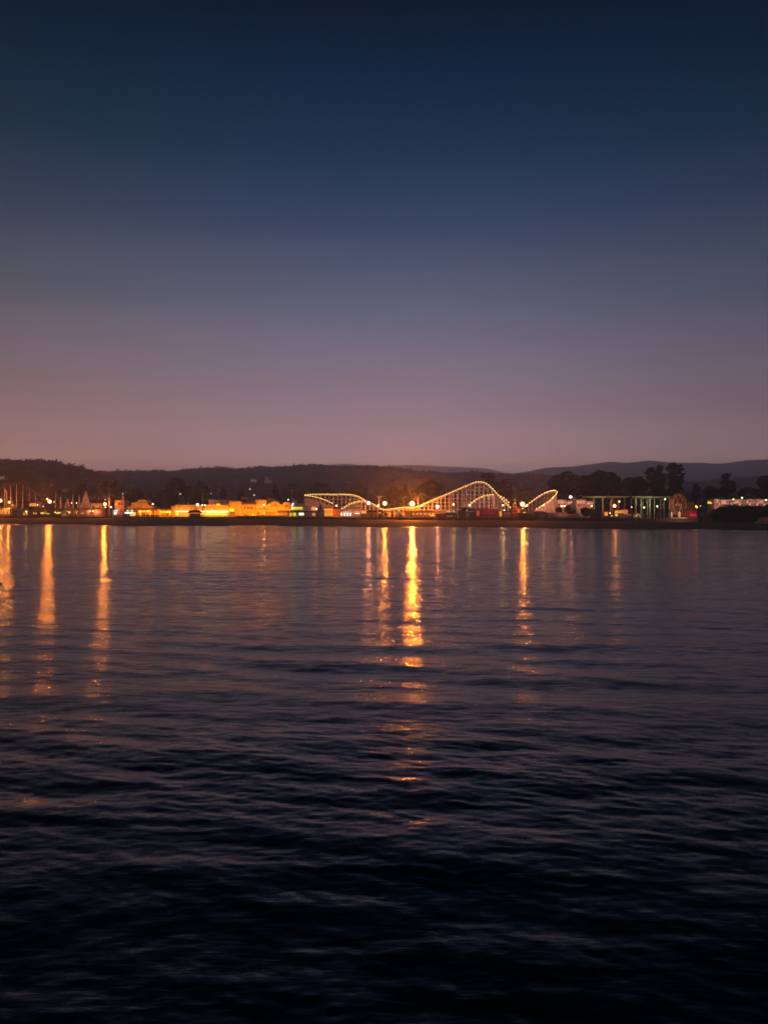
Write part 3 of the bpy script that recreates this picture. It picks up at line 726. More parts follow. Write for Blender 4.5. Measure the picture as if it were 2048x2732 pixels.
splayed(230, 1309, 22, 12, 'tallest white splayed tower rising to a sharp peak', seed=1)
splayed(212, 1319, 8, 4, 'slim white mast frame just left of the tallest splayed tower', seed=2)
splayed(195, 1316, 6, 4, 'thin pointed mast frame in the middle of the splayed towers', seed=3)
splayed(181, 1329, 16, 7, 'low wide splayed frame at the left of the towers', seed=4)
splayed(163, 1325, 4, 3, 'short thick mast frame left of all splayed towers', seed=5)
FILL_TARGETS = ['left end of the far-left rides', 'foot of the slim ride columns', 'foot of the sloping dark track', 'low wide splayed frame', 'tallest splayed tower']
for (px, py, dy, pw, wl) in [(18, 1352, 6, 1300, 0), (60, 1350, 8, 900, 1), (105, 1348, 8, 600, 2), (180, 1354, 2, 1000, 3), (228, 1350, 0, 2200, 4)]:
    ride_fill(px, py, dy, pw, wl)

# ------------------------------------------------------------------ buildings, left to right
def win_row(t, m, px0, px1, n, pt, pb, y0=-.1, y1=.1, frac=.6, name='window', parent=None):
    w = (px1 - px0) / n
    for k in range(n):
        a = px0 + w * (k + (1 - frac) / 2); t.box(name, m, (a, a + w * frac, pt, pb, y0, y1), parent=parent)
t = T('pavilion', 'orange-lit low building at the far left edge', 'building', 15, front(15) + 9)
t.box('wall', ochre, (-60, 32, 1354, None, 0, 8)); t.box('roof', dark_roof, (-62, 34, 1352.5, 1354, -.5, 8.5)); win_row(t, window_orange, -50, 30, 8, 1360, 1372)
t = T('parasol', 'bright yellow canopy under the two leftmost floodlights', 'canopy', 28, front(28) + 5)
t.poly('canvas', canvas_yellow, [(14, 1355), (39, 1353), (36, 1347), (32, 1345), (22, 1350)], 0, 3); t.box('pole', dark_steel, (26.5, 27.3, 1355, None, 1.4, 1.6))
t = T('utility_box', 'plain grey box-shaped building near the left edge', 'building', 53, front(53) + 3)
t.box('wall', grey_wall, (32, 76, 1359, None, 0, 6)); t.box('roof', concrete, (31, 77, 1357.5, 1359, -.3, 6.3)); win_row(t, window_orange, 61, 76, 2, 1368, 1374)
t = T('hut', 'raised dark-roofed hut with a glowing orange front', 'hut', 88, front(88) + 10)
t.poly('roof', dark_roof, [(60, 1342), (116, 1342), (106, 1337), (70, 1336)], -1, 6)
t.box('wall', timber, (66, 79, 1342, 1356, 0, 5), (97, 110, 1342, 1356, 0, 5), (66, 110, 1354, None, 0, 5)); t.box('counter_opening', window_orange, (79, 97, 1343, 1350, .1, .3)); t.box('sill', white_paint, (79, 97, 1350, 1351, -.2, .3))
t = T('arcade', 'long low arcade with arched yellow-lit openings below the sloping track', 'arcade', 165, front(165) + 7)
t.box('wall', timber, (78, 268, 1358, 1363, 0, 7), (78, 268, 1363, None, 5, 7)); t.box('roof', dark_roof, (76, 270, 1356, 1358, -1, 7.5))
for k in range(15): t.box('pillar', timber, (79 + k * 13.4, 81.5 + k * 13.4, 1363, None, 0, .6))
for (a, b, p, q_) in [(82, 90, 1368, 1371), (101, 117, 1367, 1371), (119, 126, 1370, 1372), (144, 156, 1366, 1371), (171, 177, 1364, 1366), (192, 199, 1367, 1371), (210, 217, 1368, 1371), (217, 222, 1370, 1371), (263, 272, 1366.5, 1369.5)]:
    t.box('lit_opening', window_yellow if a != 192 else window_orange, (a, b, p, q_, 4.6, 4.9))
for px in (95, 122, 150, 178, 205, 235, 258): light('booth_fill', 'POINT', (X(px, t.D), t.D - 1.5, 8.0), 420, (1, .30, .04), .25, t.root)  # added fill without fixtures, brightens the arcade
t = T('tent', 'small tan A-shaped tent glowing on the beach edge', 'tent', 173, front(173) - 2, z=4)
t.poly('canvas', canvas_yellow, [(166, 1377.5), (168, 1370), (172, 1368), (177, 1370), (181, 1377.5)], 0, 3); t.poly('doorway', window_dim, [(171.5, 1377), (173.5, 1371), (176, 1377)], -.1, .1)
light('tent_fill', 'POINT', (X(168, t.D), t.D - 1.5, 5.8), 40, WARM, .2, t.root)  # unseen fill light added before the tent
t = T('stucco_block', 'plain orange-lit block left of the first pylon', 'building', 255, front(255) + 14)
t.box('wall', pinkish, (244, 272, 1344, None, 0, 8)); t.box('roof', concrete, (243, 273, 1342.5, 1344, -.3, 8.3)); win_row(t, glass_dark, 246, 270, 3, 1350, 1356)
t = T('stucco_block', 'square pink two-storey block right of the first pylon', 'building', 318, front(318) + 16)
t.box('wall', pinkish, (306, 332, 1335, None, 0, 10)); t.box('parapet', concrete, (305, 333, 1333.5, 1335, -.3, 10.3)); t.box('chimney', pinkish, (322, 326, 1322, 1333.5, 3, 5)); win_row(t, glass_dark, 308, 330, 3, 1341, 1347)
t = T('kiosk', 'white kiosk with a pale blue lit sign', 'kiosk', 310, front(310) + 6)
t.box('wall', canvas_white, (302, 318, 1373, None, 0, 4), (300, 303, 1360, None, 0, 4)); t.poly('sign', sign_blue, [(304, 1365), (315, 1364), (316, 1360), (306, 1360.5)], -.2, .1); t.poly('menu_board', sign_white, [(304, 1366), (313, 1366), (311, 1372.5), (305, 1372.5)], -.2, .1); t.box('post', canvas_white, (321, 323, 1361, None, -.2, .3))
t = T('ice_cream_stand', 'stand with long white illuminated signs and a yellow counter', 'stall', 347, front(347) + 6)
t.box('wall', timber, (328, 362, 1364, None, 1, 5)); t.box('roof', pinkish, (324, 366, 1358, 1360.5, -1, 6))
t.box('sign', sign_white, (333, 358, 1366, 1370.5, 0, .3)); t.box('sign', sign_white, (338, 344, 1361.5, 1364, 0, .3)); t.box('sign', sign_white, (349, 355, 1361.5, 1364, 0, .3)); t.box('counter', window_yellow, (347, 360, 1372, 1377, -.3, .2)); t.box('side_lamp', window_yellow, (357, 363, 1367, 1374, -.1, .1))  # counter given its own glow to look lit
t = T('pier_hall', 'stepped ochre building with a curved roof under the pink floodlight', 'building', 400, front(395) + 18)
t.poly('wall', ochre, [(340, 1379), (340, 1350), (351, 1350), (351, 1342), (365, 1340), (372, 1334), (390, 1334), (396, 1348), (408, 1350), (416, 1357), (455, 1357), (455, 1379)], 0, 12)
t.box('roof', canvas_grey, (365, 388, 1332.8, 1334, -.4, 12.4)); t.box('cornice', red_tile, (355, 458, 1356, 1358, -.8, .2)); win_row(t, glass_dark, 368, 390, 4, 1339, 1343)
t = T('arcade', 'row of yellow-lit game booths between ochre pillars', 'arcade', 405, front(405) + 8)
t.box('roof', orange_paint, (360, 468, 1357.5, 1361, -1.2, 6)); t.box('back_wall', ochre, (360, 468, 1361, None, 5.4, 6))
for k in range(9): t.box('pillar', ochre, (362 + k * 12.8, 364.2 + k * 12.8, 1361, None, -.3, .3))
t.box('lit_opening', E('lime_sign_lit', (.85, .82, .05), .8), (424, 466, 1363, 1368, 2.5, 2.8)); t.box('lit_opening', window_yellow, (366, 396, 1362, 1366, 3, 3.2)); t.box('banner', green_paint, (377, 392, 1369, 1374, 1, 1.2)); t.box('banner', red_paint, (442, 459, 1372, 1375, 1, 1.2)); t.box('counter', timber, (366, 424, 1374, None, 0, .8))
for px in (375, 400, 425, 450): light('booth_fill', 'POINT', (X(px, t.D), t.D - 2.2, 7.8), 1500, (1, .30, .01), .25, t.root)  # unseen fill added in front of the booths
for px in (365, 385, 405): light('wall_fill', 'POINT', (X(px, front(395) + 16), front(395) + 5, 13.0), 1500, (1, .30, .01), .3, t.root)  # added fill for the ochre hall behind, no fixtures
t = T('games_hall', 'long flat orange-lit hall with a continuous white strip light', 'building', 550, front(545) + 12)
t.box('wall', cream, (457, 468, 1350, None, 0, 12), (468, 614, 1348, 1366, 0, 12), (468, 614, 1366, None, 3, 12)); t.box('parapet', white_paint, (467, 614, 1346.6, 1348, -.3, 12.3)); t.box('finial', white_paint, (502, 504, 1341, 1346.6, 0, .6))
t.box('strip_light', tube_white, (468, 503, 1363.5, 1366.3, -.7, -.3)); t.box('strip_light', tube_white, (534, 610, 1363.3, 1366.8, -.7, -.3))
win_row(t, window_yellow, 536, 604, 9, 1369, 1374.5, 2.8, 2.95, .8, 'shop_window'); win_row(t, window_orange, 470, 502, 4, 1369, 1376, 2.8, 2.95, .8, 'shop_window')
t.box('stall_counter', concrete, (530, 612, 1376, None, -1, 0)); t.box('yellow_pennant', E('yellow_pennant_glow', (1, .62, .02), .7), (578, 588, 1343.5, 1350, -.5, -.3)); t.box('pier', cream, (556.5, 558.5, 1348, 1362, -.3, 0), (583, 584.5, 1350, 1362, -.3, 0)); t.box('ticket_sign', sign_yellow, (470, 477, 1368, 1375, -.4, -.2))  # pennant glows by itself as if light fell on it
for px in (475, 500, 545, 565, 585, 605): light('strip_fill', 'POINT', (X(px, t.D), t.D - 6.0, 7.0), 2500, (1, .31, .001), .3, t.root)  # added fill standing off the hall to brighten its front
t = T('upper_storey', 'pinkish set-back upper storey with roof vents behind the long hall', 'building', 583, front(583) + 26)
t.box('wall', mat('upper_stucco', (.5, .36, .28), .8), (557, 630, 1334, None, 0, 10)); t.box('roof', concrete, (556, 631, 1332.8, 1334, -.3, 10.3)); win_row(t, glass_dark, 584, 612, 2, 1338, 1342, frac=.65)
for a in (568, 593, 601, 610, 623): t.box('roof_vent', concrete, (a, a + 3, 1330, 1332.8, 1, 3))
t = T('gazebo', 'dark open-sided gazebo on the beach in front of the hall', 'gazebo', 520, front(520) - 1.5, z=4)
t.poly('roof', dark_roof, [(502, 1368), (538, 1368), (532, 1363), (526, 1361), (513, 1361), (507, 1363)], -2.5, 2.5); t.box('wall', grey_wall, (508, 534, 1370, 1378, -1.5, 1.5)); t.box('post', timber, (506, 507.5, 1368, 1379, -2, -1.7)); t.box('post', timber, (534, 535.5, 1368, 1379, -2, -1.7)); t.box('floor', timber, (503, 538, 1378, 1379.5, -2.4, 2.4))

t = T('bathhouse', 'ornate yellow stucco casino building with a curved mission gable and two dark pointed roofs', 'building', 694, front(694) + 11)
D0 = t.D
t.box('wall', ochre, (645, 712, 1346, 1367, 0, 14), (612, 645, 1338.5, 1367, -.6, 9)); 
pts = [(712, 1367), (712, 1347), (717, 1344), (722, 1341), (727, 1338), (733, 1336.5), (739, 1338), (744, 1342), (749, 1345.5), (755, 1346), (755, 1341), (775, 1341), (775, 1367)]
t.poly('gable_wall', ochre, pts, -.4, 1.0); t.box('rear_wall', ochre, (712, 775, 1347, None, 1.05, 14)); t.box('coping', white_paint, (757, 771, 1339.6, 1341, -.5, 1.1))
t.box('tower_wall', ochre, (683, 711, 1333.5, 1367, -1.0, 6)); t.box('parapet', white_paint, (613, 617, 1336, 1338.5, -.8, .2), (628, 640, 1337, 1338.5, -.8, .2))
def cone_roof(t, name, px, pw, pb, ptip, m, dy, concave=.5):
    D = t.D; x = X(px, D); R = pw * D / F; z0 = Z(pb, D); h = Z(ptip, D) - z0
    prof = [(R, 0), (R * (1 - .36 * (1 + concave * .3)), h * .28), (R * .36, h * .56), (R * .16, h * .8), (R * .03, h)]
    MB().lathe((x, D + dy, z0), prof, 8).build(name, m, t.root)
cone_roof(t, 'spire_roof', 698, 17, 1334, 1311, dark_roof, 3.2); cone_roof(t, 'tower_roof', 634, 12, 1339, 1326, dark_roof, 3)
t.poly('hipped_roof', mat('slate_roof', (.30, .22, .22), .7), [(646, 1341), (660, 1329), (727, 1329), (740, 1337), (746, 1341)], 4, 13)
t.poly('hipped_roof', mat('slate_roof', (.30, .22, .22), .7), [(712, 1341), (714, 1326), (722, 1330), (735, 1336), (745, 1341)], 3, 3.9)
t.box('roof_lantern', cream, (637, 655, 1325, 1332, 8, 12)); t.box('tiled_eave', red_tile, (645, 685, 1341, 1346, -1.2, 2))
for a in (652, 660, 664.5, 671): t.box('window', glass_dark, (a, a + 2.8, 1352, 1358.5, -.12, .1))
# the painted arched sign on the gable and the script beside the windows: dark strokes too small to read
for k in range(9):
    a = math.pi * (1.0 - (k + .5) / 9); cx, cyy = 733.5 + 9 * math.cos(a), 1353.5 - 5.5 * math.sin(a)
    t.box('sign_letter', red_tile, (cx - .8, cx + .7, cyy - 1.3, cyy + (1.2 if k % 2 else .9), -.55, -.38))
for k in range(10): t.box('sign_letter', red_tile, (681 + k * 1.9, 682.2 + k * 1.9, 1355.5 + (k % 3) * .5, 1358, -1.14, -.98))
t.box('sign_emblem', red_tile, (703.5, 708.5, 1355.5, 1359, -1.14, -.98)); t.box('window', glass_dark, (762, 766.5, 1347, 1353, -.5, -.3)); t.box('window', glass_dark, (687, 690, 1335.5, 1338.5, -1.12, -.9))
t.box('arcade_back', ochre, (612, 775, 1367, None, 3, 4))
for a in (613, 629, 646, 653, 668, 682, 706, 740, 772): t.box('pillar', ochre, (a, a + 4, 1367, None, -1.0, .2))
t.box('entrance_awning', red_tile, (742, 770, 1361.5, 1366, -3, -.6)); t.box('planter_wall', mat('planter', (.22, .2, .12), .8), (634, 775, 1376, 1379.5, -6, -5.4)); t.box('lit_panel', sign_yellow, (613, 625, 1357, 1364, -.8, -.62)); t.box('ticket_booth', white_paint, (694, 706, 1370, None, -4, -2)); t.box('entrance_wall', pinkish, (742, 768, 1366, None, -1.2, 2.9))
for (px, py, pw, dy) in [(620, 1350, 900, -8), (650, 1352, 900, -8), (680, 1352, 1100, -8), (715, 1352, 1100, -8), (745, 1352, 1000, -8), (768, 1352, 700, -8), (640, 1371, 350, -1), (670, 1371, 300, 1), (700, 1371, 300, 1), (738, 1371, 200, 1)]:
    light('facade_fill', 'POINT', (X(px, D0), D0 + dy, Z(py + (8 if dy < -5 else 0), D0)), pw * 2.4, (1, .32, .001), .3, t.root)  # unseen fill lights added to brighten the facade

t = T('candy_shop', 'lavender-roofed shop with a lime-yellow sign and lit shopfront', 'shop', 795, front(795) + 8)
t.box('wall', pinkish, (776, 846, 1351, 1364, 0, 9), (776, 846, 1364, None, 3, 9)); t.poly('roof', lavender, [(777, 1351), (815, 1351), (812, 1343.5), (791, 1343.5), (789, 1335), (781, 1333), (777, 1342)], -.8, 8); t.box('sign', E('lime_sign_lit', (.85, .82, .05), .8), (780, 807, 1352.5, 1359.5, -.4, -.1)); t.box('awning', mat('maroon_canvas', (.14, .03, .05), .7), (776, 842, 1363, 1366, -1.6, 0))
for (a, b) in [(773.5, 780), (782, 788), (796, 803), (804, 809)]: t.box('shop_window', sign_yellow if a < 790 else sign_white, (a, b, 1368, 1377 if a < 790 else 1375, 2.7, 2.9))
t.box('lit_opening', window_orange, (831, 841, 1353, 1361, -.1, .1)); t.box('lit_opening', window_orange, (832, 839, 1369, 1376, 2.7, 2.9)); t.box('dark_panel', lavender, (815, 831, 1350, 1356, -.15, 0))
light('shop_fill', 'POINT', (X(779, t.D), t.D - 2, Z(1355, t.D)), 300, (1, .8, .35), .3, t.root)  # added fill on the shopfront, no lamp stands here
t = T('neon_post', 'tilted white tube lamp on the corner of the yellow building', 'lamp', 780, front(780) + 5)
t.poly('tube', E('white_neon', (1, .92, .85), 2.6), [(777, 1350), (780, 1350), (783.5, 1343), (781, 1342)], 0, .3); t.box('post', steel, (779, 780, 1350, None, 0, .2))
t = T('cone_tent', 'tall grey cone-topped tent at the left of the orange stalls', 'tent', 855, front(855) + 4)
MB().lathe((X(855, t.D), t.D, DECK), [(2.6, 0), (2.5, 4.0), (1.5, 5.6), (.5, 8.2), (.08, 9.2)], 10).build('canvas', canvas_grey, t.root)
t = T('game_stall', 'brightly orange-lit game stall with a yellow header', 'stall', 875, front(875) + 5)
t.box('roof', orange_paint, (861, 889, 1353, 1356.5, -.6, 5)); t.box('header', E('orange_header_lit', (1, .45, .05), .8), (864, 888, 1357, 1361, -.2, 0)); t.box('back_wall', window_orange, (864, 888, 1361, 1378, 2, 2.3))  # back wall glows by itself in place of light inside the stall
for k in range(5): t.box('pillar', orange_paint, (864 + k * 5.6, 865.4 + k * 5.6, 1361, None, -.2, .2))
for a in (868, 874, 880, 884): t.box('hanging_prize', window_yellow, (a, a + 1.8, 1370, 1376, .6, 1))  # prizes given a glow to look lit
t = T('kiosk', 'red-orange slatted kiosk left of the white lights', 'kiosk', 898, front(898) + 4)
t.box('wall', E('red_kiosk_glow', (1, .16, .02), .35), (888, 909, 1359, None, 0, 5)); t.box('roof', orange_paint, (887, 910, 1357, 1359, -.5, 5.5))  # kiosk wall glows by itself as if lamplit
for p in (1362.5, 1367.5, 1373): t.box('slat', orange_paint, (889, 908, p, p + 1.4, -.3, -.02))
light('kiosk_fill', 'POINT', (X(886, t.D), t.D - 3, 7.5), 350, (1, .3, .04), .3, t.root)  # unseen fill added before the kiosk
t = T('boathouse', 'pink low building with a row of upright white lights', 'building', 945, front(945) + 8)
t.box('wall', pinkish, (909, 1000, 1361, None, 0, 7)); t.box('roof', canvas_grey, (908, 1001, 1359.5, 1361, -.6, 7.5))
for a in (909.5, 917, 925, 932.5): t.box('wall_lamp', sign_white, (a, a + 3.3, 1368, 1376.5, -.3, -.05))
t.box('strip_light', sign_white, (947, 958, 1369, 1371, -.3, -.05)); t.box('door', timber, (962, 975, 1371, None, -.1, .1)); win_row(t, window_orange, 965, 990, 4, 1363, 1369)
light('porch_fill', 'POINT', (X(925, t.D), t.D - 3, 7.5), 400, (1, .55, .3), .3, t.root)  # added fill that brightens the pink wall
t = T('shed', 'tan flat-roofed shed in front of the first coaster dip', 'shed', 991, front(991) + 3)
t.box('wall', mat('tan_boards', (.34, .24, .12), .8), (976, 1006, 1366, None, 0, 5)); t.poly('roof', dark_roof, [(974, 1366), (1008, 1366), (1004, 1362), (990, 1360), (980, 1362)], -.5, 5.5); t.box('door', timber, (988, 993, 1370, None, -.1, .05))
t = T('booth', 'narrow dark booth right of the tan shed', 'booth', 1013, front(1013) + 4)
t.box('wall', timber, (1008, 1019, 1362, None, 0, 4)); t.box('roof', dark_roof, (1007, 1020, 1360, 1362, -.4, 4.4)); t.box('window', window_dim, (1010, 1016, 1366, 1370, -.1, .1))
t = T('booth', 'pale open booth beneath the dip of the coaster', 'booth', 1032, front(1032) + 6)
t.box('wall', cream, (1024, 1042, 1366, None, 0, 4)); t.box('roof', concrete, (1023, 1043, 1364.5, 1366, -.4, 4.4)); t.box('opening', timber, (1026, 1034, 1369, 1375, -.1, .1)); t.box('post', white_paint, (1033, 1036, 1366, None, -.8, -.4))
t = T('carousel', 'small white tent-topped ride left of the brightest floodlight', 'ride', 1062, front(1062) + 4)
MB().lathe((X(1062, t.D), t.D, Z(1368, t.D)), [(2.3, 0), (2.2, .5), (.9, 1.3), (.06, 2.4)], 12).build('canopy', canvas_white, t.root); MB().tube((X(1062, t.D), t.D, DECK), (X(1062, t.D), t.D, Z(1368, t.D)), .5, n=8).build('centre_post', canvas_white, t.root)
for k in range(6):
    a = k * math.pi / 3; xx, yy = X(1062, t.D) + 1.8 * math.cos(a), t.D + 1.8 * math.sin(a); MB().tube((xx, yy, DECK), (xx, yy, Z(1368, t.D)), .06, n=5).build('pole', white_paint, t.root)
t = T('station', 'long orange-brown station building under the start of the lift hill', 'building', 1120, front(1120) + 8)
t.box('wall', mat('station_boards', (.42, .22, .10), .8), (1080, 1186, 1364, None, 0, 8)); t.box('roof', orange_paint, (1078, 1188, 1361.5, 1364, -1, 8.6)); win_row(t, window_orange, 1096, 1160, 6, 1369, 1373, frac=.5); t.box('strip_light', window_yellow, (1088, 1099, 1380, 1381, -5, -4.7))
t.box('lit_opening', window_yellow, (1146, 1158, 1374, 1376.5, -.3, -.05))
t = T('workshop', 'dark row of low sheds in front of the lift hill', 'shed', 1195, front(1195) + 3)
t.box('wall', timber, (1163, 1210, 1373, None, 0, 5)); t.poly('roof', dark_roof, [(1161, 1373), (1212, 1373), (1208, 1370), (1170, 1369.5)], -.5, 5.5); win_row(t, window_dim, 1190, 1208, 3, 1375, 1378); t.box('bent_panel', canvas_grey, (1176, 1182, 1374.5, 1378, -.1, .1))
t = T('ride_cars', 'two pale rounded ride shelters below the lift hill lamp', 'shelter', 1202, front(1202) + 9)
MB().ball((X(1195, t.D), t.D, Z(1366, t.D)), 1.6, 8, .7).build('dome', canvas_white, t.root); MB().ball((X(1209, t.D), t.D + .5, Z(1366, t.D)), 1.6, 8, .7).build('dome', canvas_white, t.root); t.box('base', timber, (1187, 1217, 1368, None, -1.4, 2))
t = T('green_hut', 'green hut with a dark overhanging roof and a pale door', 'hut', 1246, front(1246) + 2)
t.box('wall', green_paint, (1222, 1269, 1365, None, 0, 6)); t.poly('roof', dark_roof, [(1220, 1365), (1271, 1363), (1269, 1358), (1240, 1353), (1232, 1354), (1231, 1362)], -1, 6.5); t.box('door', mat('pale_door', (.42, .46, .40), .6), (1241, 1252, 1369, None, -.1, .05)); t.box('window', window_cool, (1243, 1247, 1360, 1363, -1.1, -.95))
t = T('canvas_booth', 'wide crimson canvas-sided booth below the big coaster hill', 'booth', 1300, front(1300) + 3)
t.poly('wall', magenta_paint, [(1269, 1379), (1269, 1356.5), (1280, 1355), (1305, 1356), (1331, 1360.5), (1331, 1379)], 0, 7); t.box('side_panel', E('orange_panel_glow', (1, .15, .04), .42), (1271, 1277.5, 1363, 1376, -.15, .02)); t.box('roof_edge', canvas_white, (1306, 1326, 1355.5, 1357, .5, 3))  # side panel glows by itself in place of lamplight
light('booth_fill', 'POINT', (X(1300, t.D), t.D - 4, 9.0), 160, (1, .5, .4), .3, t.root)  # added fill on the canvas, no fixture
t = T('entrance_gate', 'narrow yellow-lit doorway right of the crimson booth', 'doorway', 1334, front(1334) + 4)
t.box('lit_doorway', E('amber_door_lit', (1, .5, .03), .8), (1331.5, 1336.5, 1364, 1377.5, 0, .2)); t.box('frame', timber, (1330.8, 1331.5, 1363, None, -.1, .3), (1336.5, 1337.2, 1363, None, -.1, .3), (1330.8, 1337.2, 1362, 1363, -.1, .3))
t = T('booth', 'open timber-post booth below the steep drop', 'booth', 1352, front(1352) + 6)
t.box('roof', timber, (1338, 1368, 1364, 1366, -1, 5))
for a in (1339, 1346, 1353, 1360, 1366): t.box('post', coaster_wood, (a, a + 1.3, 1366, None, -.6, -.3))
t.box('wall', pinkish, (1340, 1366, 1370, None, 2, 3))
t = T('red_house', 'dark red square booth beside the last big floodlight', 'booth', 1376, front(1376) + 6)
t.box('wall', mat('brick_red', (.30, .08, .05), .8), (1366, 1386, 1356, None, 0, 5)); t.box('roof', dark_roof, (1365, 1387, 1354, 1356, -.5, 5.5)); t.box('window', glass_dark, (1371, 1377, 1360, 1366, -.1, .05))
t = T('mast', 'white A-shaped mast left of the last big floodlight', 'mast', 1372, front(1372) + 10)
for s in (-1, 1): MB().tube((X(1372 + s * 5, t.D), t.D, DECK + 6), (X(1372, t.D), t.D, Z(1331, t.D)), .14, .08, n=5).build('leg', white_paint, t.root)
MB().tube((X(1372, t.D), t.D, DECK), (X(1372, t.D), t.D, DECK + 7), .3, n=6).build('post', white_paint, t.root)
t = T('pavilion', 'low olive-roofed pavilion at the foot of the coaster turn', 'pavilion', 1400, front(1400) + 2)
t.poly('roof', mat('olive_roof', (.16, .15, .08), .8), [(1381, 1372), (1418, 1377), (1416, 1371), (1400, 1368.5), (1383, 1368)], -1, 6); t.box('wall', mat('olive_boards', (.13, .12, .06), .8), (1382, 1416, 1374, None, 0, 5)); t.box('sign', sign_yellow, (1393, 1402, 1366.5, 1368, -.8, -.6))
t = T('dome_tent', 'dark rounded tent in front of the coaster turn', 'tent', 1440, front(1440) + 4)
MB().lathe((X(1440, t.D), t.D + 1, DECK), [(5.2, 0), (5.0, 1.6), (4.0, 3.0), (2.2, 3.7), (.3, 4.0)], 16).build('canvas', mat('charcoal_canvas', (.10, .085, .085), .8), t.root)
t.box('door_panel', canvas_grey, (1433, 1450, 1371, None, -4.6, -4.4))
t = T('promenade_stall', 'long low stall with a pink canvas front', 'stall', 1502, front(1502) + 2)
t.box('front_panel', canvas_pink, (1461, 1546, 1371, 1377, 0, .4)); t.box('base', concrete, (1460, 1546, 1377, None, 0, 4)); t.poly('awning', canvas_white, [(1455, 1364), (1474, 1365), (1474, 1366), (1455, 1365)], -1, 1); t.box('wall', pinkish, (1462, 1530, 1367, 1371, 3, 4))
for a in (1471, 1487, 1499): t.box('stool', timber, (a, a + 4, 1369.5, 1371, .5, 1.5))
light('stall_fill', 'POINT', (X(1500, t.D), t.D - 3, 8), 200, (1, .45, .35), .3, t.root)  # unseen fill added in front of the stall
t = T('twin_lamp_post', 'orange post that carries the pair of white globes', 'post', 1501, front(1501) + 4)
t.box('post', orange_paint, (1500.3, 1501.7, 1351, None, -.15, .15)); t.box('crossbar', orange_paint, (1497, 1505, 1352.6, 1353.4, -.1, .1))
for i, (a, w, h, lab) in enumerate([(1489, 8, 1362, 'round clipped shrub left of the orange lamp post'), (1514, 10, 1358, 'dark rounded shrub right of the orange lamp post'), (1524, 8, 1366, 'low shrub at the foot of the slim pale tower'), (1560, 12, 1362, 'dark shrub before the pink apartment block'), (1578, 8, 1366, 'dark shrub under the yellow globe lamp')]):
    D = front(a) + 7; tree(lab, D, [(a, h, w, 9), (a + 2, h + 7, w, 9)], 'shrub', leaf, dens=1.2, group='shrubs on the promenade')
t = T('slim_tower', 'slim pale tapering tower with the high pink floodlight', 'tower', 1531, front(1531) + 10)
t.poly('shaft', mat('tower_paint', (.34, .36, .24), .7), [(1526, 1379), (1530, 1326), (1534, 1326), (1538, 1379)], 0, 2); t.poly('fin', mat('tower_paint', (.34, .36, .24), .7), [(1512, 1348), (1530, 1340), (1530, 1352)], .5, 1.5)
light('tower_fill', 'POINT', (X(1522, t.D), t.D - 3, 9), 160, (1, .7, .4), .3, t.root)  # added fill that brightens the shaft, no lamp built
for (a, b, pt, lab, dy) in [(1485, 1510, 1334, 'pink-lit apartment block just right of the coaster turn', 30), (1512, 1527, 1337, 'narrow dim block between the lamp posts and the slim tower', 26), (1536, 1562, 1334, 'pinkish apartment block right of the slim tower', 28), (1563, 1584, 1338, 'dim block left of the green track', 30)]:
    t = T('apartment_block', lab, 'building', (a + b) / 2, front(a) + dy)
    t.box('wall', pinkish, (a, b, pt, None, 0, 9)); t.box('roof', concrete, (a - 1, b + 1, pt - 1.4, pt, -.4, 9.4))
    win_row(t, E('peach_window_lit', (1, .5, .3), .35), a + 2, b - 2, 3, pt + 3, pt + 7); win_row(t, glass_dark, a + 2, b - 2, 3, pt + 11, pt + 15)
    light('wall_fill', 'POINT', (X((a + b) / 2, t.D), t.D - 5, Z(pt + 6, t.D)), 420, (1, .5, .32), .3, t.root)  # unseen fill added to brighten the block

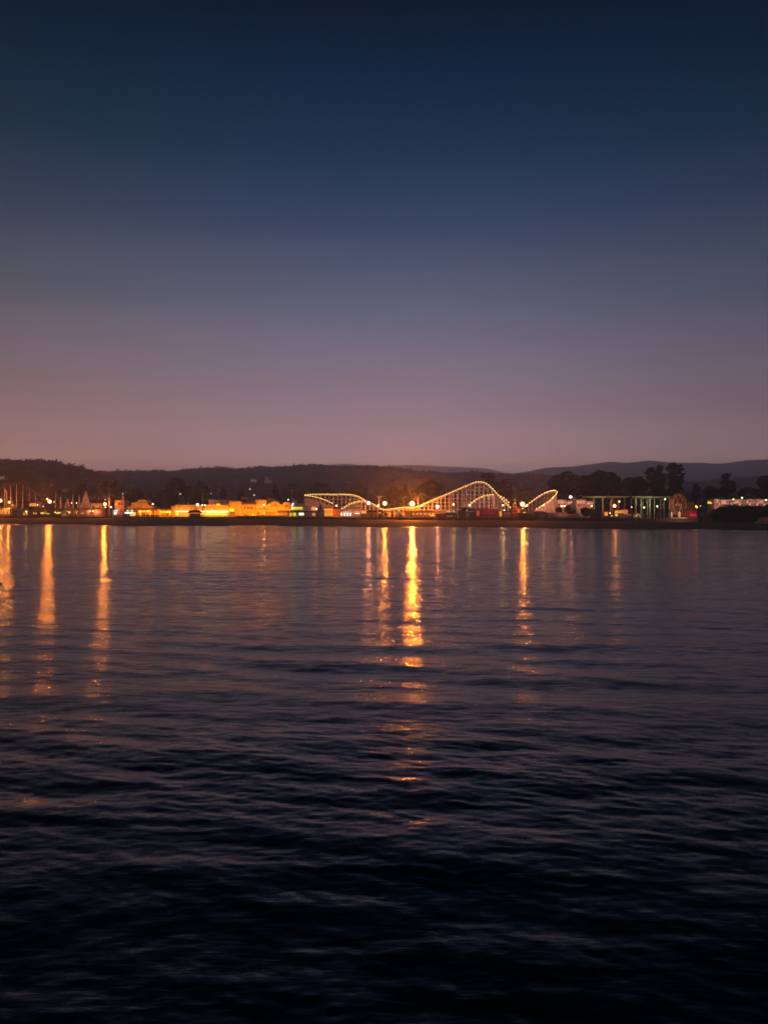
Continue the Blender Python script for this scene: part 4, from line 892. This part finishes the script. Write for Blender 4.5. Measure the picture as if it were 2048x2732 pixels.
# ------------------------------------------------------------------ wooden roller coaster
def coaster():
    D1 = 498; D2 = 512
    def f1(px): return front(px) + 26
    t = thing('wooden_coaster', 'long white timber roller coaster outlined with yellow bulbs, with one high rounded hill', 'roller coaster', (X(1150, D1), D1, DECK))
    paths = {
      'upper_left': ([(812, 1322), (830, 1320), (870, 1320), (930, 1320), (945, 1322.5), (958, 1327), (970, 1334), (978, 1340), (990, 1343.5), (1003, 1350), (1010, 1355), (1016, 1358.5), (1026, 1361), (1040, 1359.5), (1060, 1356.5), (1080, 1354.5), (1100, 1355), (1113, 1352.5), (1125, 1347.5), (1142, 1340), (1160, 1332), (1180, 1324), (1200, 1315.5), (1220, 1307), (1240, 1298.5), (1256, 1291.5), (1268, 1288), (1280, 1287), (1292, 1289), (1303, 1296), (1314, 1307), (1325, 1319), (1338, 1333), (1348, 1344), (1358, 1353), (1368, 1361)], 0),
      'lower_left': ([(812, 1323), (830, 1325), (850, 1329), (867, 1335), (880, 1341), (889, 1345)], -6),
      'left_hump': ([(909, 1358), (914, 1357), (920, 1353.5), (930, 1347), (945, 1341), (960, 1338), (977, 1338.5)], -7),
      'inner_hump': ([(1248, 1350), (1258, 1342), (1270, 1333), (1285, 1325.5), (1300, 1322), (1317, 1321)], -7),
      'side_drop': ([(1323, 1322), (1333, 1325), (1344, 1331), (1350, 1336), (1358, 1344)], 6),
      'turn_upper': ([(1389, 1360), (1405, 1347), (1420, 1336), (1435, 1325.5), (1450, 1317), (1465, 1311.5), (1477, 1309.5), (1482, 1311)], 12),
      'turn_lower': ([(1482, 1311), (1484, 1315), (1480, 1322), (1470, 1332), (1455, 1343.5), (1440, 1353), (1426, 1361)], -4),
      'crest_inner': ([(1254, 1309), (1264, 1302), (1276, 1298.5), (1290, 1299), (1302, 1304)], 10)}
    bulb_me = None
    for pname, (pts, dy) in paths.items():
        P = []
        for i, (px, py) in enumerate(pts):
            yy = f1(px) + dy
            if pname == 'turn_upper': yy -= 8 * smooth((px - 1450) / 34)
            if pname == 'turn_lower': yy = f1(px) - 4 + 8 * smooth((px - 1470) / 14)
            P.append(np.array((X(px, yy), yy, Z(py, yy))))
        seg = [np.linalg.norm(b - a) for a, b in zip(P, P[1:])]; cum = np.concatenate([[0], np.cumsum(seg)]); L = cum[-1]
        n = max(4, int(L / 1.1)); PP = [np.array([np.interp(s, cum, [p[k] for p in P]) for k in range(3)]) for s in np.linspace(0, L, n)]
        for s in (-.75, .75):
            r_ = MB()
            for a, b in zip(PP, PP[1:]): r_.tube(a + (0, s, -.25), b + (0, s, -.25), .14, n=4)
            r_.build('rail', track_red if pname in ('lower_left',) else coaster_wood, t)
        wk = MB()
        for a, b in zip(PP, PP[1:]):
            wk.add([a + (0, -1.1, -.45), b + (0, -1.1, -.45), b + (0, 1.1, -.45), a + (0, 1.1, -.45), a + (0, -1.1, -.7), b + (0, -1.1, -.7), b + (0, 1.1, -.7), a + (0, 1.1, -.7)], [(0, 1, 2, 3), (7, 6, 5, 4), (0, 4, 5, 1), (3, 2, 6, 7)])
        wk.build('track_bed', track_red if pname in ('lower_left',) else coaster_wood, t)
        hr = MB()
        for a, b in zip(PP, PP[1:]): hr.tube(a + (0, -1.15, .25), b + (0, -1.15, .25), .06, n=4)
        hr.build('handrail', coaster_wood, t)
        if pname != 'crest_inner':
            nb = max(3, int(L / 1.75))
            for k in range(nb):
                s = (k + .5) / nb * L; p = np.array([np.interp(s, cum, [q_[j] for q_ in P]) for j in range(3)]); p2 = np.array([np.interp(min(L, s + .4), cum, [q_[j] for q_ in P]) for j in range(3)])
                ang = math.atan2(p2[2] - p[2], p2[0] - p[0])
                if bulb_me is None:
                    o_ = MB().ball((0, 0, 0), .27, 6, .75, 1.9).build('light_bulb', bulb_warm); bulb_me = o_.data; bpy.data.objects.remove(o_)
                o_ = bpy.data.objects.new('light_bulb', bulb_me); C.objects.link(o_); o_.parent = t
                o_.location = tuple(p + (0, -1.35, .35) - wloc(t)); o_.rotation_euler = (0, -ang, 0)
        # bents under the track
        bentstep = {'upper_left': 3.0, 'turn_upper': 3.0}.get(pname, 3.0)
        m_ = int(L / bentstep)
        prev = None; lev = {}
        for k in range(m_ + 1):
            s = min(L, k * bentstep); p = np.array([np.interp(s, cum, [q_[j] for q_ in P]) for j in range(3)])
            if pname == 'left_hump' and False: continue
            h = p[2] - .7 - DECK
            if h < 1.0: prev = None; continue
            bm_ = MB()
            for sy in (-1.3, 1.3):
                bm_.tube((p[0], p[1] + sy * (1 + .06 * h), DECK), (p[0], p[1] + sy, p[2] - .7), .17, n=4)
            z = DECK + 2.4
            while z < p[2] - .8:
                w = 1.3 * (1 + .06 * h * (1 - (z - DECK) / h)); bm_.box(p[0] - .08, p[0] + .08, p[1] - w, p[1] + w, z - .1, z + .1); z += 2.4
            bm_.build('trestle_bent', coaster_wood, t)
            if prev is not None:
                z = DECK + 2.4; i = 0
                while z < min(p[2], prev[2]) - .8:
                    mb = lev.setdefault(i, MB())
                    for sy in (-1.32, 1.32):
                        hh = min(p[2], prev[2]) - .7 - DECK; w = sy * (1 + .06 * hh * (1 - (z - DECK) / hh))
                        mb.tube((prev[0], prev[1] + w, z), (p[0], p[1] + w, z), .11, n=4)
                    z += 2.4; i += 1
                if k % 2:
                    mb = lev.setdefault('x', MB()); mb.tube((prev[0], prev[1] + 1.2, DECK + .5), (p[0], p[1] + 1.2, min(p[2], prev[2]) - 1), .09, n=4)
            prev = p
        for i, mb in lev.items():
            if mb.v: mb.build('ledger' if i != 'x' else 'diagonal_brace', coaster_wood, t)
    # tall marker posts that stand above the lift hill, and the support wall at the banked end turn
    for (px, top) in [(1115, 1325), (1168, 1327), (1203, 1312), (1237, 1298), (1247, 1293), (1254, 1290)]:
        D = f1(px) - 2; MB().tube((X(px, D), D, DECK), (X(px, D), D, Z(top, D)), .2, .16, n=5).build('lift_post', coaster_wood, t)
    D = f1(1480) - 6
    MB().poly([(X(a, D), Z(b, D)) for a, b in [(1418, 1379), (1440, 1357), (1462, 1342), (1476, 1330), (1484, 1320), (1484, 1379)]], D + 3, D + 3.3).build('end_wall', mat('end_wall_boards', (.55, .36, .28), .8, scale=2), t)
    D = f1(830) - 9
    MB().poly([(X(a, D), Z(b, D)) for a, b in [(812, 1360), (812, 1329), (830, 1331), (850, 1337), (868, 1345), (889, 1351), (889, 1360)]], D + 1, D + 1.3).build('end_wall', mat('end_wall_boards', (.55, .36, .28), .8, scale=2), t)
    for (px, py, pw, dy, c) in [(850, 1345, 1100, -22, (1, .42, .28)), (900, 1336, 1100, -22, (1, .42, .28)), (950, 1348, 1400, -22, (1, .45, .22)), (1200, 1345, 1300, -22, (1, .42, .25)), (1240, 1335, 1700, -22, (1, .42, .28)), (1280, 1330, 2100, -22, (1, .42, .30)), (1310, 1345, 1700, -22, (1, .42, .30)), (1345, 1352, 700, -18, (1, .42, .25)), (1445, 1345, 2400, -20, (1, .42, .24)), (1478, 1350, 1600, -16, (1, .42, .30))]:
        D = f1(px) + dy; light('trestle_fill', 'POINT', (X(px, D), D, Z(py, D)), pw * 1.25, c, .4, t)  # added fill spots off the trestle, no fixtures
coaster()

# ------------------------------------------------------------------ ferris wheel
def ferris():
    D = front(1808) + 7; cx, cz = X(1808, D), Z(1347, D); Rz = 30 * D / F; ang = math.radians(35)
    t = thing('ferris_wheel', 'small orange-lit ferris wheel seen at a slant on the right of the park', 'ferris wheel', (cx, D, DECK))
    wm = mat('wheel_paint', (.50, .27, .14), .6); ca, sa = math.cos(ang), math.sin(ang)
    def P(r, a, off): return (cx + r * math.cos(a) * ca - off * sa * -1, D + r * math.cos(a) * sa * 1.0 - off * ca, cz + r * math.sin(a))
    for off in (-.8, .8):
        for r in (Rz, Rz * .88):
            m = MB()
            for k in range(40): m.tube(P(r, k * math.pi / 20, off), P(r, (k + 1) * math.pi / 20, off), .13, n=4, caps=False)
            m.build('rim', wm, t)
        for k in range(12):
            MB().tube(P(.4, k * math.pi / 6 + .1, off * .5), P(Rz * .88, k * math.pi / 6 + .1, off), .055, n=4).build('spoke', wm, t)
    MB().tube(P(0, 0, -1.5), P(0, 0, 1.5), .75, n=12).build('hub', wm, t)
    for k in range(16):
        p = P(Rz * .94, (k + .5) * math.pi / 8, 0); g = MB(); g.tube(P(Rz * .94, (k + .5) * math.pi / 8, -1.1), P(Rz * .94, (k + .5) * math.pi / 8, 1.1), .05, n=4)
        g.lathe((p[0], p[1], p[2] - .7), [(.2, 0), (.34, .2), (.34, .4), (.1, .45)], 8); g.build('gondola', wm, t)
    for off in (-1.7, 1.7):
        for s in (-1, 1):
            p = P(0, 0, off); MB().tube(p, (p[0] + s * 2.6 * ca, p[1] + s * 2.6 * sa, DECK), .2, n=6).build('support_leg', steel, t)
    MB().box(cx - 5, cx + 5, D - 4, D + 4, DECK, DECK + .35).build('platform', canvas_white, t)
    MB().box(cx - 5.6, cx - 4.9, D - 4.6, D - 4, DECK, Z(1366, D)).build('gate_post', canvas_white, t); MB().box(cx - 1.9, cx - .7, D - 5, D - 4.2, DECK, Z(1366, D)).build('gate_post', canvas_white, t)
    light('wheel_fill', 'POINT', (cx - 4, D - 17, cz), 6500, (1, .46, .2), .3, t); light('wheel_base_fill', 'POINT', (cx + 1, D - 5, DECK + 1.2), 60, (1, .55, .25), .2, t)  # unseen fill lights added in front of the wheel
ferris()

# ------------------------------------------------------------------ green elevated track and columns
def green_track(px0, px1, ytop, cols, label, lit):
    D = front((px0 + px1) / 2) + 14
    t = thing('elevated_track', label, 'ride', (X((px0 + px1) / 2, D), D, DECK), 'green elevated ride tracks')
    MB().box(X(px0, D), X(px1, D), D - 1, D + 1, Z(ytop + 3, D), Z(ytop, D)).build('beam', green_steel, t)
    MB().box(X(px0, D), X(px1, D), D - 1.3, D - 1.1, Z(ytop + 5.4, D), Z(ytop + 3.4, D)).build('lower_beam', mat('dark_green_steel', (.12, .15, .07), .6), t)
    for (px, w, top, bot) in cols: MB().tube((X(px, D), D, DECK), (X(px, D), D, Z(ytop + 3, D)), w * D / F / 2, n=8).build('column', green_steel, t)
    for (px, py, pw) in lit: light('column_fill', 'POINT', (X(px, D), D - 4.5, Z(py, D)), pw * 1.5, (.95, 1, .5), .3, t)  # added greenish fill before the columns, no fixtures
green_track(1552, 1678, 1324, [(1583, 4, 0, 0), (1607, 3.6, 0, 0), (1665, 2, 0, 0), (1632, 3, 0, 0)], 'left stretch of the green elevated track above the palms', [(1590, 1332, 75), (1612, 1338, 60)])
green_track(1684, 1786, 1324.5, [(1695, 4, 0, 0), (1709, 4, 0, 0), (1714, 2, 0, 0), (1725, 2.5, 0, 0), (1732, 4, 0, 0), (1744, 2.6, 0, 0), (1761, 2, 0, 0), (1770, 2.4, 0, 0), (1784, 3, 0, 0)], 'right stretch of the green elevated track on many pale green columns beside the ferris wheel', [(1697, 1340, 160), (1722, 1332, 150), (1735, 1345, 150), (1764, 1345, 90)])
def palm(px, top, label):
    D = front(px) + 9; x = X(px, D); zt = Z(top, D)
    t = thing('palm_tree', label, 'palm', (x, D, DECK), 'palms behind the red-tinged floodlight')
    MB().tube((x, D, DECK), (x + .3, D, zt), .28, .2, n=6).build('trunk', mat('palm_trunk', (.30, .18, .12), .9), t)
    fr = MB()
    for k in range(13):
        a = k * 2 * math.pi / 13 + rnd.random(); L = rnd.uniform(2.2, 3.1); dr_ = rnd.uniform(.3, 1.5); p0 = np.array((x + .3, D, zt))
        for i in range(4):
            u0, u1 = i / 4, (i + 1) / 4
            def q_(u, w): c, s = math.cos(a), math.sin(a); return p0 + np.array((c * L * u - s * w, s * L * u + c * w, .9 * math.sin(u * 2.2) - dr_ * u * u))
            w0, w1 = .35 * math.sin(math.pi * min(1, u0 + .12)), .35 * math.sin(math.pi * min(1, u1 + .0)) + .02
            fr.add([q_(u0, -w0), q_(u0, w0), q_(u1, w1), q_(u1, -w1)], [(0, 1, 2, 3)])
    fr.build('fronds', leaf, t)
palm(1627, 1333, 'palm with a pink-lit trunk left of the red-tinged floodlight'); palm(1646, 1331, 'palm with a pink-lit trunk right of the red-tinged floodlight'); palm(1681, 1330, 'dark palm at the gap between the green tracks')
t = T('booth', 'small glowing orange ticket booth left of the red-tinged floodlight', 'booth', 1617, front(1617) + 5)
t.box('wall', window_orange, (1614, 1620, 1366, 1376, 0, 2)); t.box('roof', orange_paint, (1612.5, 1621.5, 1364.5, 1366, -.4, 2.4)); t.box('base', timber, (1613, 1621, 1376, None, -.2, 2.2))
t = T('booth', 'bright orange booth with a stepped top behind the red-tinged floodlight', 'booth', 1651, front(1651) + 7)
t.box('wall', E('amber_booth_glow', (1, .40, .04), .7), (1643, 1659, 1362, 1369, 0, 3)); t.box('sign_board', orange_paint, (1655, 1659, 1358, 1362, 0, .5)); t.box('base', pinkish, (1642, 1660, 1369, None, 0, 3)); t.box('roof', dark_roof, (1642, 1655, 1361, 1362, -.3, 3.2))  # booth wall given a glow in place of lamplight
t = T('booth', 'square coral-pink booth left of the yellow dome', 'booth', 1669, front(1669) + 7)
t.box('wall', E('coral_booth_glow', (1, .28, .14), .38), (1664, 1674, 1360, 1371, 0, 3)); t.box('base', pinkish, (1663, 1684, 1371, None, 0, 3)); t.box('roof', orange_paint, (1663, 1675, 1359, 1360, -.3, 3.2))  # coral wall glows by itself to look lamplit
t = T('counter', 'low pale counter with small lamps under the red-tinged floodlight', 'counter', 1640, front(1640) + 2.5)
t.box('counter_top', canvas_white, (1606, 1684, 1377, 1378, 0, 1)); t.box('base', concrete, (1607, 1683, 1378, None, .1, .9)); t.box('lit_panel', window_yellow, (1640, 1646, 1371, 1377, -.1, .1)); t.box('lit_panel', sign_white, (1629, 1633, 1375.6, 1377, -.1, .1))
t = T('dome_tent', 'pale yellow dome-shaped tent left of the ferris wheel', 'tent', 1698, front(1698) + 3)
MB().lathe((X(1698, t.D), t.D, DECK), [(2.2, 0), (2.3, .7), (2.0, 1.6), (1.3, 2.3), (.2, 2.7)], 14).build('canvas', canvas_yellow, t.root); t.box('doorway', timber, (1696, 1700, 1375, None, -2.4, -2.1))
light('tent_fill', 'POINT', (X(1694, t.D), t.D - 4, DECK + 3), 110, (1, .62, .3), .2, t.root)  # unseen fill added to brighten the dome
t = T('magenta_hall', 'dark building with a magenta-lit front right of the ferris wheel', 'building', 1845, front(1845) + 5)
t.box('wall', mat('maroon_boards', (.24, .05, .08), .8), (1832, 1858, 1362, None, 0, 8)); t.box('roof', dark_roof, (1831, 1859, 1360, 1362, -.4, 8.3)); t.box('lit_panel', E('magenta_lit', (.6, .01, .06), .5), (1839, 1856, 1371, 1378, -.2, 0)); t.box('door', timber, (1834, 1838, 1367, None, -.1, .05)); t.box('upper_wall', timber, (1836, 1870, 1338, 1360, 9, 13))
for (px, py, pw, r, m, lab) in [(1857, 1353, 120, .55, E('orange_lamp_lit', (1, .45, .04), 3.0), 'orange lamp pair right of the ferris wheel, lower one'), (1855, 1350, 0, .4, E('orange_lamp_lit', (1, .45, .04), 3.0), 'orange lamp pair right of the ferris wheel, upper one'), (1867, 1350, 60, .4, E('dim_orange_lamp', (1, .55, .15), .7), 'dim orange lamp by the dark trees'), (1939, 1350, 80, .34, globe_lit, 'white lamp before the hillside houses'), (1955, 1332, 60, .34, globe_yellow, 'yellow lamp on the roof edge of the hillside houses'), (1978, 1328, 60, .36, globe_green, 'greenish lamp above the hillside houses'), (2042, 1334, 60, .36, globe_lit, 'lamp at the right end of the hillside houses')]:
    globe(px, py, pw, lab, m, r, D=front(px) + 9, col=WARM)
t = T('illuminated_sign', 'tilted yellow lit sign left of the hillside houses', 'sign', 1893, front(1893) + 12)
t.poly('panel', E('yellow_sign_bright', (1, .66, .05), 1.0), [(1886, 1343), (1898, 1344.5), (1897, 1340), (1888, 1337)], 0, .3); t.box('post', dark_steel, (1892, 1893, 1344, None, .1, .3))

# ------------------------------------------------------------------ bluff, houses and rocks on the right
def bluff():
    q = np.random.default_rng(9); vs = []; fs = []; nx, ny = 60, 26
    pxs = np.linspace(1862, 2600, nx)
    for i, px in enumerate(pxs):
        f = front(px) - 14
        topz = float(np.interp(px, [1862, 1880, 1900, 1925, 1955, 2010, 2600], [4.4, 5.2, 8.6, 10.6, 11.2, 10.8, 12]))
        for k in range(ny):
            D = f + k * 2.4; u = smooth(k / 9.0)
            z = 1.6 + (topz - 1.6) * u + .35 * math.sin(px * .21 + k) * u + .25 * math.sin(px * .53 + k * 1.7) * u
            vs.append((X(px, f) * (D / f), D, z))
    for i in range(nx - 1):
        for k in range(ny - 1): fs.append((i*ny + k, (i+1)*ny + k, (i+1)*ny + k + 1, i*ny + k + 1))
    mb = MB(); mb.v = vs; mb.f = fs; tag(mb.build('bluff', mat('bluff_soil', (.06, .045, .03), .95, scale=.4, bump=.1)), kind='structure')
    cs = []; rs = []; ns = []
    for k in range(240):
        px = q.uniform(1896, 2300); u = q.uniform(0, 1); f = front(px) - 14; D = f + 2 + u * 20
        topz = float(np.interp(px, [1895, 1925, 1955, 2010, 2600], [7.6, 10.6, 11.2, 10.8, 12])); z = 1.6 + (topz - 1.6) * smooth((D - f) / 21.6)
        r = q.uniform(.8, 1.9); cs.append((X(px, D), D, z + .2)); rs.append((r, r, r * .6)); ns.append(70)
    V, Fc = leaf_cloud(cs, rs, ns, .38, 77); tag(np_mesh('bluff_scrub', V, Fc, leaf), 'dark scrub covering the bluff at the right end of the beach', 'bushes', kind='stuff')
bluff()
HB = [(1903, 1921, 1330, 'gabled pink-lit house at the left end of the hillside row', True), (1922, 1947, 1333, 'wide house with a white lamp in front in the hillside row', False), (1949, 1988, 1332, 'long flat house with a dark overhanging upper floor in the hillside row', False), (1989, 2014, 1331, 'pale house with bright upper gallery right of the middle of the hillside row', True), (2015, 2060, 1332, 'house at the right end of the hillside row partly cut by the picture edge', False)]
for i, (a, b, pt, lab, gab) in enumerate(HB):
    D = front(a) + 22; zb = 9.4
    t = T('house', lab, 'house', (a + b) / 2, D, 'row of houses on the right bluff', z=zb)
    wm = [mat('peach_stucco', (.52, .36, .28), .8), pinkish][i % 2]
    MB().box(X(a, D), X(b, D), D, D + 8, zb - 2, Z(pt + 2, D)).build('wall', wm, t.root)
    if gab: t.poly('roof', canvas_grey, [(a - 1, pt + 2), (b + 1, pt + 2), ((a + b) / 2, pt - 1)], -.5, 8.5)
    else: t.box('roof', canvas_white, (a - .7, b + .7, pt + .6, pt + 2, -1, 8.4))
    n = max(2, int((b - a) / 6))
    for row in (pt + 5, pt + 13):
        for k in range(n):
            x0 = a + (b - a) * (k + .25) / n; lit = (k * 7 + i * 3 + int(row)) % 3
            w = t.box('window', [glass_dark, E('peach_window_lit', (1, .5, .3), .35), glass_dark][lit], (x0, x0 + 3.2, row, row + 4, -.12, .1))
            t.box('sill', white_paint, (x0 - .4, x0 + 3.6, row + 4, row + 4.6, -.25, .05), parent=w)
    t.box('balcony', canvas_white, (a + 1, b - 1, pt + 11, pt + 11.8, -1.2, 0))
    light('wall_fill', 'POINT', (X((a + b) / 2, D), D - 5, Z(pt + 9, D)), 420, (1, .52, .36), .3, t.root)  # added fill before each house, no lamp built
# rocks by the river mouth
q = random.Random(5)
for k in range(18):
    px = q.uniform(1866, 1912); D = front(px) - 6 + q.uniform(-4, 3); r = q.uniform(.35, .95)
    v = MB(); v.ball((X(px, D), D, float(np.interp(px, [1862, 1900], [2.6, 2.8])) + r * .3 + q.uniform(0, 1.0) * (D > front(px) - 5)), r, 5, q.uniform(.5, .8), q.uniform(1, 1.5))
    v.v = [(x + q.uniform(-.12, .12), y + q.uniform(-.12, .12), z + q.uniform(-.12, .12)) for x, y, z in v.v]
    tag(v.build('rock', mat('tan_rock', (.28, .19, .13), .9, scale=1.5)), 'tan boulder heaped with others at the river mouth by the end of the seawall', 'rock', 'boulders at the river mouth')
t = T('sandstone_outcrop', 'pale sandstone outcrop at the right picture edge above the beach', 'rock', 2042, front(2042) - 24, z=2.5)
v = MB().poly([(X(a, t.D), Z(b, t.D)) for a, b in [(2028, 1398), (2030, 1394), (2037, 1391), (2040, 1384), (2046, 1380), (2062, 1379), (2085, 1384), (2085, 1398)]], t.D, t.D + 7); v.build('face', mat('sandstone', (.42, .26, .17), .9, scale=.8, bump=.1), t.root)
MB().box(X(2029, t.D), X(2085, t.D), t.D - 1.2, t.D - .02, Z(1398, t.D), Z(1394.5, t.D)).build('ledge', mat('sandstone', (.42, .26, .17)), t.root)

# ------------------------------------------------------------------ people and the bird
def person(px, D, label, z, h=1.72, m=None, stride=.16):
    me = bpy.data.meshes.new('person')
    x = 0; J = {'pelvis': (0, 0, .53*h), 'chest': (0, 0, .72*h), 'neck': (0, 0, .84*h), 'head': (0, -.01, .90*h), 'top': (0, -.01, .96*h),
         'ls': (-.18, 0, .80*h), 'le': (-.25, .02, .62*h), 'lw': (-.25, -.06, .48*h), 'rs': (.18, 0, .80*h), 're': (.26, .02, .62*h), 'rw': (.24, -.05, .48*h),
         'lh': (-.09, 0, .50*h), 'lk': (-.10, -stride*.5, .28*h), 'lf': (-.10, -stride*.4, .04*h), 'lt': (-.11, -stride*.4-.14, .02*h), 'rh': (.09, 0, .50*h), 'rk': (.10, stride*.2, .28*h), 'rf': (.10, stride, .04*h), 'rt': (.11, stride-.14, .02*h)}
    R = dict(pelvis=.15, chest=.17, neck=.06, head=.10, top=.07, ls=.07, le=.05, lw=.04, rs=.07, re=.05, rw=.04, lh=.10, lk=.07, lf=.05, lt=.035, rh=.10, rk=.07, rf=.05, rt=.035)
    ks = list(J); Ed = [('pelvis','chest'),('chest','neck'),('neck','head'),('head','top'),('chest','ls'),('ls','le'),('le','lw'),('chest','rs'),('rs','re'),('re','rw'),('pelvis','lh'),('lh','lk'),('lk','lf'),('lf','lt'),('pelvis','rh'),('rh','rk'),('rk','rf'),('rf','rt')]
    me.from_pydata([J[k] for k in ks], [(ks.index(a), ks.index(b)) for a, b in Ed], [])
    o = bpy.data.objects.new('person', me); C.objects.link(o); o.location = (X(px, D), D, z)
    s = o.modifiers.new('skin', 'SKIN'); o.modifiers.new('sub', 'SUBSURF').render_levels = 1
    if not me.skin_vertices: bpy.context.view_layer.objects.active = o
    for i, k in enumerate(ks): me.skin_vertices[0].data[i].radius = (R[k], R[k])
    me.skin_vertices[0].data[0].use_root = True
    me.materials.append(m or mat('dark_clothes', (.03, .028, .035), .9)); return tag(o, label, 'person')
person(1019.5, shore(1019) - .5, 'tiny dark figure standing at the edge of the water below the coaster dip', .0)
person(1695, front(1695) - 3.5, 'tiny pale-clothed figure standing on the sand in front of the seawall below the yellow dome', 2.78, m=mat('pale_clothes', (.45, .42, .38), .9))
def bird():
    D = 86.0; x = X(3.5, D)
    t = thing('seabird', 'dark seabird floating on the water at the left picture edge', 'bird', (x, D, 0))
    b = MB(); b.ball((x, D, .07), .12, 10, .6, 2.1); b.tube((x + .14, D, .10), (x - .10, D, .13), .04, .07); o = b.build('body', mat('dark_feathers', (.02, .018, .018), .7), t, True)
    n = MB(); n.tube((x - .20, D, .10), (x - .19, D, .27), .055, .035, n=8); n.ball((x - .18, D, .30), .055, 8, .9, 1.2); n.build('head', mat('dark_feathers', (.02, .018, .018), .7), t, True)
    MB().tube((x - .13, D, .30), (x - .02, D, .285), .02, .006, n=6).build('beak', mat('beak', (.2, .14, .08), .5), t)
    MB().add([(x + .2, D - .05, .08), (x + .2, D + .05, .08), (x + .36, D, .12), (x + .2, D, .03)], [(0, 1, 2), (0, 2, 3), (1, 3, 2), (0, 3, 1)]).build('tail', mat('dark_feathers', (.02, .018, .018), .7), t)
bird()

# ------------------------------------------------------------------ haze
hz = MB().box(-6500, 6500, -300, 8000, -4, 400).build('haze', None)
hm = bpy.data.materials.new('evening_haze'); hm.use_nodes = True; hn = hm.node_tree
hn.nodes.remove(hn.nodes['Principled BSDF'])
pv = hn.nodes.new('ShaderNodeVolumePrincipled'); pv.inputs['Color'].default_value = (1.0, .98, 1.0, 1)
pv.inputs['Density'].default_value = HAZE; pv.inputs['Anisotropy'].default_value = .86
hn.links.new(pv.outputs[0], hn.nodes['Material Output'].inputs['Volume'])
hz.data.materials.append(hm); tag(hz, kind='stuff')
